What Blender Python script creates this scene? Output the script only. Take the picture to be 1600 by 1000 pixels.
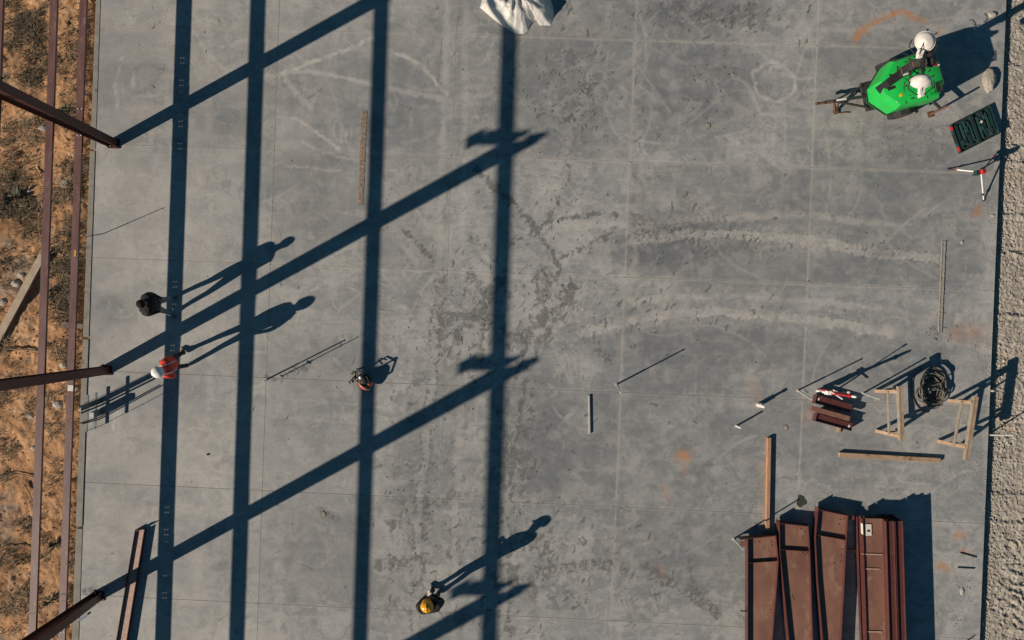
import bpy, bmesh, math, random
import numpy as np
from mathutils import Vector, Matrix, Quaternion
random.seed(7); np.random.seed(7)
R = math.radians; EZ = Vector((0,0,1))
for o in list(bpy.data.objects): bpy.data.objects.remove(o)
S = bpy.context.scene
COL = S.collection

# ------------------------------------------------------------------ camera, sky, sun, exposure
CAM_H = 19.5            # drone height above the slab (m)
PXM = 58.4              # photograph pixels (of 1600) per metre on the slab
SUN_EL = math.atan(0.5)
SUN_AZ = R(29.3)        # direction the shadows run in, from +X towards +Y
cam = bpy.data.cameras.new('camera'); cam.sensor_width = 36
cam.lens = CAM_H * PXM / 1600 * 36; cam.clip_end = 2000
co = bpy.data.objects.new('camera', cam); COL.objects.link(co)
co.location = (0, 0, CAM_H); S.camera = co
w = bpy.data.worlds.new('World'); S.world = w; w.use_nodes = True
nt = w.node_tree; bg = nt.nodes['Background']
sky = nt.nodes.new('ShaderNodeTexSky'); sky.sky_type = 'NISHITA'; sky.sun_disc = False
sky.sun_elevation = SUN_EL
sky.sun_rotation = math.atan2(-math.cos(SUN_AZ), -math.sin(SUN_AZ)) % (2 * math.pi)
sky.altitude = 2600; sky.air_density = 1.0; sky.dust_density = 0.0; sky.ozone_density = 6.0
wb = nt.nodes.new('ShaderNodeVectorMath'); wb.operation = 'MULTIPLY'; wb.inputs[1].default_value = (.78, 1.14, .89)      # the photograph's cool white balance in the shade
nt.links.new(sky.outputs[0], wb.inputs[0]); nt.links.new(wb.outputs[0], bg.inputs[0]); bg.inputs[1].default_value = 0.05
sl = bpy.data.lights.new('sun', 'SUN'); sl.energy = 5.0; sl.angle = R(0.5); sl.color = (1.0, 0.89, 0.745)
so = bpy.data.objects.new('sun', sl); COL.objects.link(so)
to_sun = Vector((-math.cos(SUN_AZ) * math.cos(SUN_EL), -math.sin(SUN_AZ) * math.cos(SUN_EL), math.sin(SUN_EL)))
so.rotation_euler = to_sun.to_track_quat('Z', 'Y').to_euler()
so.location = to_sun * 60
S.view_settings.view_transform = 'Standard'; S.view_settings.look = 'None'
S.view_settings.exposure = 0.20; S.view_settings.gamma = 1.0
S.view_settings.use_curve_mapping = False

def W(px, py, h=0.0):
    """world point at height h that was read off the photograph at (px, py)"""
    s = (CAM_H - h) / CAM_H / PXM
    return Vector(((px - 800) * s, (500 - py) * s, h))

# ------------------------------------------------------------------ helpers
class MB:
    def __init__(s): s.v = []; s.f = []; s.m = []
    def add(s, vs, fs, mi=0):
        b = len(s.v); s.v += [Vector(p) for p in vs]
        s.f += [tuple(i + b for i in f) for f in fs]; s.m += [mi] * len(fs); return s
    def hexa(s, c, mi=0):     # 8 corners: bottom 4 ccw, top 4 ccw
        return s.add(c, [(3,2,1,0),(4,5,6,7),(0,1,5,4),(1,2,6,5),(2,3,7,6),(3,0,4,7)], mi)
    def box(s, c, d, rz=0.0, mi=0, rot=None):
        M = rot if rot is not None else Matrix.Rotation(rz, 3, 'Z'); c = Vector(c); x, y, z = d[0]/2, d[1]/2, d[2]/2
        return s.hexa([c + M @ Vector(p) for p in ((-x,-y,-z),(x,-y,-z),(x,y,-z),(-x,y,-z),(-x,-y,z),(x,-y,z),(x,y,z),(-x,y,z))], mi)
    def bar(s, a, b, w_, h_, up=(0,0,1), mi=0):
        a = Vector(a); b = Vector(b); d = (b - a); L = d.length; d.normalize()
        u = Vector(up); sd = d.cross(u)
        if sd.length < 1e-4: sd = d.cross(Vector((0,1,0)))
        sd.normalize(); u = sd.cross(d)
        M = Matrix((d, sd, u)).transposed()
        return s.box((a + b) / 2, (L, w_, h_), rot=M, mi=mi)
    def cyl(s, a, b, r, n=10, r2=None, mi=0, cap=True):
        a = Vector(a); b = Vector(b); d = (b - a).normalized(); r2 = r if r2 is None else r2
        t = Vector((0,0,1)) if abs(d.z) < .9 else Vector((1,0,0)); u = d.cross(t).normalized(); q = d.cross(u)
        vs = []
        for i in range(n):
            an = 2*math.pi*i/n; e = u*math.cos(an) + q*math.sin(an); vs += [a + e*r, b + e*r2]
        fs = [(2*i, 2*((i+1)%n), 2*((i+1)%n)+1, 2*i+1) for i in range(n)]
        if cap: fs += [tuple(range(0, 2*n, 2))[::-1], tuple(range(1, 2*n, 2))]
        return s.add(vs, fs, mi)
    def tube(s, pts, r, n=6, mi=0):
        pts = [Vector(p) for p in pts]; vs = []; fs = []
        for k, p in enumerate(pts):
            d = (pts[min(k+1, len(pts)-1)] - pts[max(k-1, 0)]).normalized()
            t = Vector((0,0,1)) if abs(d.z) < .95 else Vector((1,0,0)); u = d.cross(t).normalized(); q = d.cross(u)
            rr = r[k] if isinstance(r, (list, tuple)) else r
            vs += [p + (u*math.cos(2*math.pi*i/n) + q*math.sin(2*math.pi*i/n))*rr for i in range(n)]
        for k in range(len(pts)-1):
            for i in range(n):
                j = (i+1) % n; fs.append((k*n+i, k*n+j, (k+1)*n+j, (k+1)*n+i))
        fs += [tuple(range(n))[::-1], tuple((len(pts)-1)*n + i for i in range(n))]
        return s.add(vs, fs, mi)
    def lathe(s, c, prof, n=16, axis=(0,0,1), sc=(1,1), mi=0):
        d = Vector(axis).normalized(); t = Vector((0,0,1)) if abs(d.z) < .9 else Vector((1,0,0))
        u = t.cross(d).normalized(); q = d.cross(u); c = Vector(c); vs = []; fs = []
        for r, z in prof:
            vs += [c + d*z + (u*math.cos(2*math.pi*i/n)*sc[0] + q*math.sin(2*math.pi*i/n)*sc[1])*r for i in range(n)]
        for k in range(len(prof)-1):
            for i in range(n):
                j = (i+1) % n; fs.append((k*n+i, k*n+j, (k+1)*n+j, (k+1)*n+i))
        fs += [tuple(range(n))[::-1], tuple((len(prof)-1)*n + i for i in range(n))]
        return s.add(vs, fs, mi)
    def prism(s, poly, z0, z1, mi=0):
        n = len(poly); vs = [Vector((p[0], p[1], z0)) for p in poly] + [Vector((p[0], p[1], z1)) for p in poly]
        fs = [tuple(range(n))[::-1], tuple(range(n, 2*n))] + [(i, (i+1)%n, n+(i+1)%n, n+i) for i in range(n)]
        return s.add(vs, fs, mi)
    def rock(s, c, r, sc=(1,1,.7), mi=0):
        bm = bmesh.new(); bmesh.ops.create_icosphere(bm, subdivisions=1, radius=1)
        k = [random.uniform(.7, 1.2) for _ in bm.verts]; a = random.uniform(0, 6.28); M = Matrix.Rotation(a, 3, 'Z')
        vs = [Vector(c) + M @ Vector((v.co.x*sc[0], v.co.y*sc[1], v.co.z*sc[2])) * r * k[v.index] for v in bm.verts]
        fs = [tuple(v.index for v in f.verts) for f in bm.faces]; bm.free()
        return s.add(vs, fs, mi)
    def build(s, name, mats, parent=None, smooth=False, bevel=0, loc=None):
        """world-space vertices -> ONE object whose origin is its parent's base (or loc)"""
        org = parent['org'] if parent is not None and 'org' in parent else (loc if loc is not None else (0,0,0))
        org = Vector(org)
        me = bpy.data.meshes.new(name); me.from_pydata([tuple(p - org) for p in s.v], [], s.f)
        if not isinstance(mats, (list, tuple)): mats = [mats]
        for m in mats: me.materials.append(m)
        me.polygons.foreach_set('material_index', s.m)
        if smooth: me.polygons.foreach_set('use_smooth', [True]*len(me.polygons))
        me.update()
        bm = bmesh.new(); bm.from_mesh(me); bmesh.ops.recalc_face_normals(bm, faces=bm.faces)
        if bevel: bmesh.ops.bevel(bm, geom=[e for e in bm.edges if e.calc_face_angle(0) > .6], offset=bevel, segments=1, affect='EDGES', clamp_overlap=True)
        bm.to_mesh(me); bm.free()
        o = bpy.data.objects.new(name, me); COL.objects.link(o)
        if parent is not None: o.parent = parent; o['org'] = tuple(org)
        elif loc is not None: o.location = loc; o['org'] = tuple(org)
        return o
ORG = []
def thing(name, label, cat, loc, group=None):
    o = bpy.data.objects.new(name, None); COL.objects.link(o); o.location = loc; o.empty_display_size = .2
    o['org'] = tuple(loc); return tag(o, label, cat, group)
def tag(o, label=None, cat=None, group=None, kind=None):
    if label: o['label'] = label
    if cat: o['category'] = cat
    if group: o['group'] = group
    if kind: o['kind'] = kind
    return o

def nd(nt, t, **k):
    n = nt.nodes.new(t)
    for a, b in k.items():
        if a == 'ins':
            for i, v in b.items():
                if hasattr(v, 'is_output'): nt.links.new(v, n.inputs[i])
                else: n.inputs[i].default_value = v
        else: setattr(n, a, b)
    return n
def c4(c): return (c[0], c[1], c[2], 1)
def mat(name, c1, c2=None, scale=8, rough=.7, bump=0, bscale=60, metal=0, spots=None, spec=.5, stretch=None, bdist=.01):
    """procedural: two tones mixed by noise, optional third tone in sparse blotches, fine bump"""
    m = bpy.data.materials.new(name); m.use_nodes = True; t = m.node_tree; p = t.nodes['Principled BSDF']
    tc = nd(t, 'ShaderNodeNewGeometry'); vec = tc.outputs['Position']
    if stretch: vec = nd(t, 'ShaderNodeVectorMath', operation='MULTIPLY', ins={0: vec, 1: stretch}).outputs[0]
    n = nd(t, 'ShaderNodeTexNoise', ins={'Vector': vec, 'Scale': scale, 'Detail': 6, 'Roughness': .65})
    r = nd(t, 'ShaderNodeMapRange', ins={0: n.outputs[0], 1: .32, 2: .68})
    x = nd(t, 'ShaderNodeMix', data_type='RGBA', ins={0: r.outputs[0], 6: c4(c1), 7: c4(c2 or [k*.8 for k in c1])})
    out = x.outputs[2]
    if spots:
        n2 = nd(t, 'ShaderNodeTexNoise', ins={'Vector': vec, 'Scale': spots[1], 'Detail': 5, 'Roughness': .7})
        r2 = nd(t, 'ShaderNodeMapRange', ins={0: n2.outputs[0], 1: spots[2], 2: spots[2] + .08})
        out = nd(t, 'ShaderNodeMix', data_type='RGBA', ins={0: r2.outputs[0], 6: out, 7: c4(spots[0])}).outputs[2]
    t.links.new(out, p.inputs['Base Color'])
    p.inputs['Roughness'].default_value = rough; p.inputs['Metallic'].default_value = metal
    p.inputs['Specular IOR Level'].default_value = spec
    if bump:
        n3 = nd(t, 'ShaderNodeTexNoise', ins={'Vector': vec, 'Scale': bscale, 'Detail': 5})
        b = nd(t, 'ShaderNodeBump', ins={'Strength': bump, 'Distance': bdist, 'Height': n3.outputs[0]})
        t.links.new(b.outputs[0], p.inputs['Normal'])
    return m

# value noise in numpy (for terrain and stain masks)
def vnoise(x, y, seed=0):
    xi = np.floor(x).astype(np.int64); yi = np.floor(y).astype(np.int64); fx = x - xi; fy = y - yi
    fx = fx*fx*(3-2*fx); fy = fy*fy*(3-2*fy)
    def h(a, b):
        n = (a*374761393 + b*668265263 + seed*974634777) & 0x7fffffff
        n = ((n ^ (n >> 13))*1274126177) & 0x7fffffff
        return ((n ^ (n >> 16)) & 0xffff)/65535.0
    return (h(xi,yi)*(1-fx)+h(xi+1,yi)*fx)*(1-fy) + (h(xi,yi+1)*(1-fx)+h(xi+1,yi+1)*fx)*fy
def fbm(x, y, seed=0, oct=4):
    s = 0; a = .5; t = 0
    for k in range(oct): s = s + a*vnoise(x*2**k, y*2**k, seed+k*17); t += a; a *= .55
    return s/t

def grid_mesh(name, X, Y, Z, m, attr=None, smooth=True):
    ny, nx = X.shape
    me = bpy.data.meshes.new(name); nv = nx*ny
    me.vertices.add(nv); me.vertices.foreach_set('co', np.stack([X, Y, Z], -1).astype(np.float32).ravel())
    i = (np.arange(ny-1)[:, None]*nx + np.arange(nx-1)[None, :]).ravel()
    q = np.stack([i, i+1, i+nx+1, i+nx], 1).astype(np.int32); nf = len(q)
    me.loops.add(nf*4); me.loops.foreach_set('vertex_index', q.ravel())
    me.polygons.add(nf); me.polygons.foreach_set('loop_start', np.arange(0, nf*4, 4, dtype=np.int32))
    me.polygons.foreach_set('use_smooth', np.full(nf, smooth))
    if attr is not None:
        a = me.attributes.new('stain', 'FLOAT_COLOR', 'POINT'); a.data.foreach_set('color', attr.astype(np.float32).ravel())
    me.materials.append(m); me.update(); me.validate()
    o = bpy.data.objects.new(name, me); COL.objects.link(o); return o

# ------------------------------------------------------------------ materials
M = {}
M['primer'] = mat('red_oxide_primer', (.115,.037,.030), (.080,.027,.024), 5, .42, .15, 90, spots=((.17,.10,.08), 9, .63))
M['column'] = mat('column_primer', (.085,.026,.022), (.060,.021,.019), 4, .42, .15, 70, spots=((.12,.06,.05), 8, .63))
M['primer_dusty'] = mat('dusty_red_oxide', (.25,.125,.085), (.155,.072,.052), 2.0, .5, .10, 80, spots=((.27,.155,.11), 2.6, .55), stretch=(1.1,.6,1))
M['girt'] = mat('girt_primer', (.105,.040,.036), (.175,.092,.082), 1.6, .5, .15, 60, spots=((.22,.15,.13), 5, .58), stretch=(3,.7,1))
M['pinkdust'] = mat('dusty_pink_steel', (.52,.36,.29), (.36,.21,.165), 14, .7, .3, 80)
M['wood'] = mat('sawn_pine', (.43,.29,.19), (.30,.19,.12), 4, .8, .4, 40, spots=((.15,.095,.06), 6, .58))
M['wood_red'] = mat('orange_pine', (.46,.255,.14), (.34,.17,.09), 3, .7, .3, 40, spots=((.20,.10,.055), 5, .60), stretch=(5,1,1))
M['wood_grey'] = mat('weathered_timber', (.33,.265,.20), (.22,.175,.13), 5, .85, .4, 50, spots=((.14,.11,.085), 6, .6))
M['formwood'] = mat('weathered_form_timber', (.20,.175,.145), (.29,.265,.235), 4, .9, .4, 60, spots=((.12,.10,.085), 3.2, .6))
M['white'] = mat('white_paint', (.78,.75,.70), (.66,.63,.58), 12, .4, .05)
M['pvc'] = mat('white_plastic_pipe', (.80,.77,.71), (.62,.60,.55), 20, .35)
M['palepole'] = mat('pale_galvanised_pole', (.55,.54,.50), (.40,.40,.38), 20, .45, metal=.2)
M['greysteel'] = mat('galvanised_steel', (.20,.23,.24), (.12,.145,.15), 12, .45, .1, metal=.5)
M['darksteel'] = mat('dark_steel', (.035,.035,.036), (.06,.052,.048), 16, .5, .1, metal=.3)
M['rust'] = mat('rusty_steel', (.17,.075,.035), (.08,.045,.03), 22, .8, .3)
M['black'] = mat('black_plastic', (.012,.013,.014), (.025,.025,.026), 20, .7, .05, spec=.3)
M['rubber'] = mat('black_rubber', (.018,.017,.016), (.035,.032,.028), 14, .75, .2)
M['hose'] = mat('dirty_rubber_hose', (.19,.16,.12), (.055,.048,.04), 9, .7, .2)
M['green'] = mat('green_enamel', (.014,.50,.075), (.014,.40,.06), 2.5, .36, .05, 60, spots=((.09,.30,.10), 6, .60))
M['greencase'] = mat('dark_green_case_plastic', (.010,.030,.029), (.015,.040,.038), 10, .45, .1)
M['greencase_in'] = mat('case_liner', (.012,.024,.022), (.024,.042,.038), 18, .6, .1)
M['tool'] = mat('tool_body_green', (.016,.050,.046), (.028,.068,.062), 18, .4)
M['red'] = mat('red_plastic', (.55,.018,.022), (.42,.014,.018), 18, .4)
M['crimson'] = mat('crimson_paint', (.32,.012,.02), (.24,.012,.018), 12, .4)
M['lampwhite'] = mat('lamp_housing_white', (.70,.64,.58), (.60,.55,.50), 5, .45, spots=((.45,.40,.35), 7, .62))
M['glass'] = mat('lamp_glass', (.03,.035,.04), (.05,.05,.05), 10, .1, spec=.8)
M['yellow'] = mat('yellow_print', (.75,.48,.03), (.65,.40,.03), 10, .5)
M['orange'] = mat('orange_cowling', (.62,.17,.09), (.52,.13,.07), 14, .4)
M['concrete_lump'] = mat('broken_concrete', (.36,.32,.27), (.22,.19,.16), 14, .95, .7, 30)
M['stone'] = mat('pale_limestone_chip', (.46,.41,.35), (.30,.26,.22), 12, .95, .5, 40)
M['twig'] = mat('dry_twig', (.13,.085,.055), (.24,.17,.11), 18, .9)
M['drybrush'] = mat('dry_brush', (.38,.27,.165), (.16,.11,.065), 3.5, .9)
M['darkbrush'] = mat('dark_scrub', (.06,.052,.032), (.14,.10,.06), 5, .9)
M['leaf'] = mat('green_scrub_leaf', (.030,.058,.040), (.045,.075,.045), 8, .7)
M['chip'] = mat('dark_debris', (.05,.046,.042), (.16,.145,.13), 4, .9)
M['label'] = mat('white_tag', (.75,.70,.62), (.60,.55,.48), 30, .6)
M['skin'] = mat('skin', (.50,.27,.19), (.44,.22,.15), 30, .55)
M['hair'] = mat('dark_hair', (.014,.010,.008), (.028,.019,.014), 50, .9, spec=.2)
M['shirt_black'] = mat('black_cotton', (.010,.010,.011), (.018,.018,.019), 14, .9, .2, 60)
M['jacket'] = mat('black_work_jacket', (.009,.009,.010), (.020,.019,.019), 9, .8, .3, 50)
M['denim'] = mat('blue_denim', (.085,.135,.18), (.14,.20,.25), 16, .9, .2, 80)
M['trousers'] = mat('black_trousers', (.012,.012,.013), (.022,.022,.024), 14, .9, .2, 60)
M['vest'] = mat('red_hi_vis', (.62,.028,.02), (.72,.06,.025), 10, .65, .2, 50)
M['vest_stripe'] = mat('reflective_tape', (.55,.55,.52), (.45,.45,.42), 20, .35)
M['helmet_white'] = mat('white_hard_hat', (.80,.78,.75), (.74,.72,.69), 8, .25)
M['helmet_yellow'] = mat('yellow_hard_hat', (.80,.37,.012), (.72,.30,.01), 6, .25)
M['shoe_tan'] = mat('tan_boot', (.38,.23,.14), (.26,.16,.10), 20, .8)
M['shoe_dark'] = mat('dark_shoe', (.035,.04,.05), (.09,.10,.11), 20, .7)
M['blue'] = mat('blue_grey_strip', (.11,.17,.24), (.08,.12,.17), 20, .5)

# plastic film: white, a little light passes through
def plastic():
    m = bpy.data.materials.new('white_plastic_sheet'); m.use_nodes = True; t = m.node_tree; p = t.nodes['Principled BSDF']
    g = nd(t, 'ShaderNodeNewGeometry')
    n = nd(t, 'ShaderNodeTexNoise', ins={'Vector': g.outputs['Position'], 'Scale': 2.2, 'Detail': 4})
    x = nd(t, 'ShaderNodeMix', data_type='RGBA', ins={0: n.outputs[0], 6: (.80,.74,.68,1), 7: (.60,.58,.55,1)})
    t.links.new(x.outputs[2], p.inputs['Base Color']); p.inputs['Roughness'].default_value = .38
    n3 = nd(t, 'ShaderNodeTexNoise', ins={'Vector': g.outputs['Position'], 'Scale': 7, 'Detail': 5, 'Distortion': 1.2})
    b = nd(t, 'ShaderNodeBump', ins={'Strength': .6, 'Distance': .05, 'Height': n3.outputs[0]}); t.links.new(b.outputs[0], p.inputs['Normal'])
    tr = nd(t, 'ShaderNodeBsdfTranslucent', ins={0: (.75,.72,.68,1)})
    mx = nd(t, 'ShaderNodeMixShader', ins={0: .25}); t.links.new(p.outputs[0], mx.inputs[1]); t.links.new(tr.outputs[0], mx.inputs[2])
    t.links.new(mx.outputs[0], t.nodes['Material Output'].inputs[0]); return m
M['film'] = plastic()

def slab_material():
    m = bpy.data.materials.new('stained_concrete'); m.use_nodes = True; t = m.node_tree; p = t.nodes['Principled BSDF']
    pos = nd(t, 'ShaderNodeNewGeometry').outputs['Position']
    at = nd(t, 'ShaderNodeAttribute', attribute_name='stain'); sep = nd(t, 'ShaderNodeSeparateColor', ins={0: at.outputs['Color']})
    def noise(sc, det=6, ro=.6, v=pos, dist=0): return nd(t, 'ShaderNodeTexNoise', ins={'Vector': v, 'Scale': sc, 'Detail': det, 'Roughness': ro, 'Distortion': dist}).outputs[0]
    def rng(x, a, b, c=0, d=1): return nd(t, 'ShaderNodeMapRange', ins={0: x, 1: a, 2: b, 3: c, 4: d}).outputs[0]
    def mix(f, a, b, mode='MIX'): return nd(t, 'ShaderNodeMix', data_type='RGBA', blend_type=mode, ins={0: f, 6: a, 7: b}).outputs[2]
    def mth(op, a, b): return nd(t, 'ShaderNodeMath', operation=op, ins={0: a, 1: b}).outputs[0]
    def strv(v, rz=0):
        mp = nd(t, 'ShaderNodeMapping', ins={0: pos}); mp.inputs['Scale'].default_value = v; mp.inputs['Rotation'].default_value = (0,0,rz); return mp.outputs[0]
    big = rng(noise(.6, 6, .6, dist=.6), .40, .60)
    col = mix(big, (.365,.353,.338,1), (.243,.248,.250,1))
    # broad trowelled patches
    p2 = rng(noise(1.7, 8, .66, dist=1.1), .47, .58)
    col = mix(mth('MULTIPLY', p2, .72), col, (.185,.193,.193,1))
    p3 = rng(noise(5.5, 7, .7, dist=1.6), .52, .60); col = mix(mth('MULTIPLY', p3, .52), col, (.205,.208,.204,1))
    p4 = rng(noise(3.1, 7, .7, dist=1.3), .55, .64); col = mix(mth('MULTIPLY', p4, .60), col, (.43,.40,.36,1))
    # broom / sweep streaks in three directions
    for sc, rz, k, c in (((.5, 4, 1), .06, .22, (.37,.352,.325,1)), ((3.6,.55,1), .12, .22, (.365,.35,.325,1)), ((.7,6,1), .5, .34, (.22,.226,.225,1)), ((.6,5,1), -.7, .34, (.385,.365,.335,1)), ((.8,7,1), 1.1, .28, (.225,.23,.228,1))):
        s_ = rng(noise(1.0, 5, .65, strv(sc, rz), .5), .52, .66)
        col = mix(mth('MULTIPLY', s_, k), col, c)
    # masks painted on the slab, broken up by noise
    br = noise(26, 4, .7); br2 = noise(9, 5, .7, dist=1.5)
    bl = sep.outputs[2]
    col = mix(mth('MULTIPLY', bl, mth('ADD', .55, mth('MULTIPLY', br2, .7))), col, (.140,.148,.157,1))
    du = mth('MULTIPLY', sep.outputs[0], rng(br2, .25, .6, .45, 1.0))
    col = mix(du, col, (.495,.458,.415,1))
    dk = rng(mth('ADD', sep.outputs[1], mth('MULTIPLY', mth('SUBTRACT', br, .5), 1.1)), .24, .50)
    dk = mth('MULTIPLY', dk, rng(sep.outputs[1], .03, .3))
    dk = mth('MULTIPLY', dk, rng(br2, .3, .6, .55, 1))
    col = mix(mth('MULTIPLY', dk, .88), col, (.112,.110,.104,1))
    orr = mth('MULTIPLY', at.outputs['Alpha'], rng(br2, .3, .58))
    col = mix(orr, col, (.48,.19,.055,1))
    # fine grain, pinholes and pale flecks
    gr = rng(noise(40, 6, .85), .30, .70, .78, 1.20)
    col = nd(t, 'ShaderNodeVectorMath', operation='MULTIPLY', ins={0: col, 1: gr}).outputs[0]
    fl = rng(noise(11, 3, .5), .70, .76); col = mix(mth('MULTIPLY', fl, .4), col, (.48,.45,.41,1))
    ds = rng(noise(14, 4, .6, dist=.8), .68, .76); col = mix(mth('MULTIPLY', ds, .5), col, (.15,.148,.14,1))
    oi = nd(t, 'ShaderNodeObjectInfo'); tint = rng(oi.outputs['Random'], 0, 1, .93, 1.06)
    col = nd(t, 'ShaderNodeVectorMath', operation='MULTIPLY', ins={0: col, 1: tint}).outputs[0]
    t.links.new(col, p.inputs['Base Color'])
    t.links.new(rng(noise(3, 4), .3, .7, .62, .85), p.inputs['Roughness'])
    p.inputs['Specular IOR Level'].default_value = .3
    b = nd(t, 'ShaderNodeBump', ins={'Strength': .25, 'Distance': .004, 'Height': mth('ADD', br, mth('MULTIPLY', br2, .7))}); t.links.new(b.outputs[0], p.inputs['Normal'])
    return m
M['slab'] = slab_material()
M['slab_side'] = mat('slab_side_concrete', (.24,.235,.225), (.17,.165,.16), 5, .9, .4, 40)
M['joint'] = mat('joint_dust', (.20,.185,.165), (.29,.265,.235), 5, .95)

def earth_material(name, tones, scale, bump, bsc):
    """tones: list of (threshold noise scale, low, high, strength, colour) layered on the first colour"""
    m = bpy.data.materials.new(name); m.use_nodes = True; t = m.node_tree; p = t.nodes['Principled BSDF']
    pos = nd(t, 'ShaderNodeNewGeometry').outputs['Position']
    col = c4(tones[0])
    for sc, lo, hi, k, c in tones[1:]:
        n = nd(t, 'ShaderNodeTexNoise', ins={'Vector': pos, 'Scale': sc, 'Detail': 7, 'Roughness': .68, 'Distortion': .4})
        r = nd(t, 'ShaderNodeMapRange', ins={0: n.outputs[0], 1: lo, 2: hi, 3: 0, 4: k})
        col = nd(t, 'ShaderNodeMix', data_type='RGBA', ins={0: r.outputs[0], 6: col, 7: c4(c)}).outputs[2]
    t.links.new(col, p.inputs['Base Color']); p.inputs['Roughness'].default_value = .95; p.inputs['Specular IOR Level'].default_value = .15
    n3 = nd(t, 'ShaderNodeTexNoise', ins={'Vector': pos, 'Scale': bsc, 'Detail': 6, 'Roughness': .7})
    b = nd(t, 'ShaderNodeBump', ins={'Strength': bump, 'Distance': .03, 'Height': n3.outputs[0]}); t.links.new(b.outputs[0], p.inputs['Normal'])
    return m
M['dirt'] = earth_material('dry_orange_dirt', [(.52,.28,.14), (.6,.45,.58,.75,(.33,.175,.09)), (2.2,.52,.62,.5,(.62,.41,.25)), (.45,.55,.62,.8,(.26,.205,.16)), (1.6,.57,.64,.6,(.20,.13,.08)), (9,.58,.68,.5,(.15,.095,.06)), (26,.58,.68,.35,(.66,.48,.33))], 1, .8, 16)
M['gravel'] = earth_material('crushed_limestone', [(.375,.33,.278), (1.2,.45,.58,.7,(.29,.25,.208)), (5,.5,.62,.6,(.46,.42,.37)), (16,.55,.66,.5,(.25,.215,.18)), (.8,.60,.66,.5,(.36,.26,.17))], 1, .7, 22)

# ------------------------------------------------------------------ slab grid read from the photograph
VJ = [(158, -.034), (437, -.0357), (714.6, -.0362), (994.5, -.0403), (1280, -.0416), (1572.5, -.0417)]      # x = a + b*y
HJ = [(-327, .024), (-145, .026), (33.9, .0291), (220.2, .0328), (397, .0372), (573.2, .0412), (747.6, .046), (922.7, .0495), (1099, .053), (1276, .056)]  # y = c + d*x
def gp(i, j):
    a, b = VJ[i]; c, d = HJ[j]; y = (c + d*a)/(1 - d*b); return a + b*y, y
# stain raster in photograph pixels (2 px cells)
x0r, y0r, st = 100, -360, 2.0
nxr, nyr = int((1620-100)/st), int((1400+360)/st)
RX, RY = np.meshgrid(x0r + np.arange(nxr)*st, y0r + np.arange(nyr)*st)
RA = np.zeros((nyr, nxr, 4))
WX = RX + (fbm(RX/22, RY/22, 5)-.5)*16 + (vnoise(RX/5, RY/5, 6)-.5)*9; WY = RY + (fbm(RX/22, RY/22, 9)-.5)*16 + (vnoise(RX/5, RY/5, 7)-.5)*9     # wobble
def stroke(pts, w_, k, ch, soft=1.0, wob=.5, smooth=True, tread=0):
    pts = [np.array(p, float) for p in pts]
    if smooth and len(pts) > 2:       # Catmull-Rom
        q = []
        P = [2*pts[0]-pts[1]] + pts + [2*pts[-1]-pts[-2]]
        for i in range(1, len(P)-2):
            for u in np.linspace(0, 1, 7)[:-1]:
                a, b, c, d = P[i-1], P[i], P[i+1], P[i+2]
                q.append(.5*((2*b)+(c-a)*u+(2*a-5*b+4*c-d)*u*u+(-a+3*b-3*c+d)*u**3))
        pts = q + [pts[-1]]
    xs = [p[0] for p in pts]; ys = [p[1] for p in pts]; mg = w_*2.5 + 12
    ia, ib = [int(np.clip((v-x0r)/st, 0, nxr)) for v in (min(xs)-mg, max(xs)+mg)]
    ja, jb = [int(np.clip((v-y0r)/st, 0, nyr)) for v in (min(ys)-mg, max(ys)+mg)]
    if ib <= ia or jb <= ja: return
    X = RX[ja:jb, ia:ib]*(1-wob) + WX[ja:jb, ia:ib]*wob; Y = RY[ja:jb, ia:ib]*(1-wob) + WY[ja:jb, ia:ib]*wob
    D = np.full(X.shape, 1e9); SS = np.zeros(X.shape); acc = 0.
    for a, b in zip(pts[:-1], pts[1:]):
        d = b-a; L = max(d@d, 1e-6); u = np.clip(((X-a[0])*d[0]+(Y-a[1])*d[1])/L, 0, 1)
        D2 = np.hypot(X-a[0]-u*d[0], Y-a[1]-u*d[1]); m_ = D2 < D; SS[m_] = (acc + u*math.sqrt(L))[m_]; D = np.minimum(D, D2); acc += math.sqrt(L)
    v = np.clip(1.5 - D/(w_/2)*(1.0), 0, 1) if soft == 1 else np.exp(-(D/(w_*.6))**2)
    if tread: v = v*(.45 + .55*(np.sin(2*math.pi*(SS/tread + D/w_*.9)) > -.1))
    v = v*np.clip(.25 + 1.5*vnoise(X/9, Y/9, 77), 0, 1.15)
    A = RA[ja:jb, ia:ib, ch]; np.maximum(A, v*k, out=A)
def blob(x, y, rx, ry, k, ch, rz=0):
    m_ = max(rx, ry)*1.5 + 20
    ia, ib = [int(np.clip((q-x0r)/st, 0, nxr)) for q in (x-m_, x+m_)]; ja, jb = [int(np.clip((q-y0r)/st, 0, nyr)) for q in (y-m_, y+m_)]
    X = WX[ja:jb, ia:ib]-x; Y = WY[ja:jb, ia:ib]-y; u = X/rx; v = Y/ry
    f = np.clip(1.35 - np.sqrt(u*u+v*v), 0, .7)/.7
    f *= .35 + 1.1*np.clip(fbm(RX[ja:jb, ia:ib]/16, RY[ja:jb, ia:ib]/16, int(x) % 50)-.15, 0, 1)
    A = RA[ja:jb, ia:ib, ch]; np.maximum(A, np.clip(f, 0, 1)*k, out=A)
LIGHT, DARK, COOL, RUST = 0, 1, 2, 3
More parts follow.
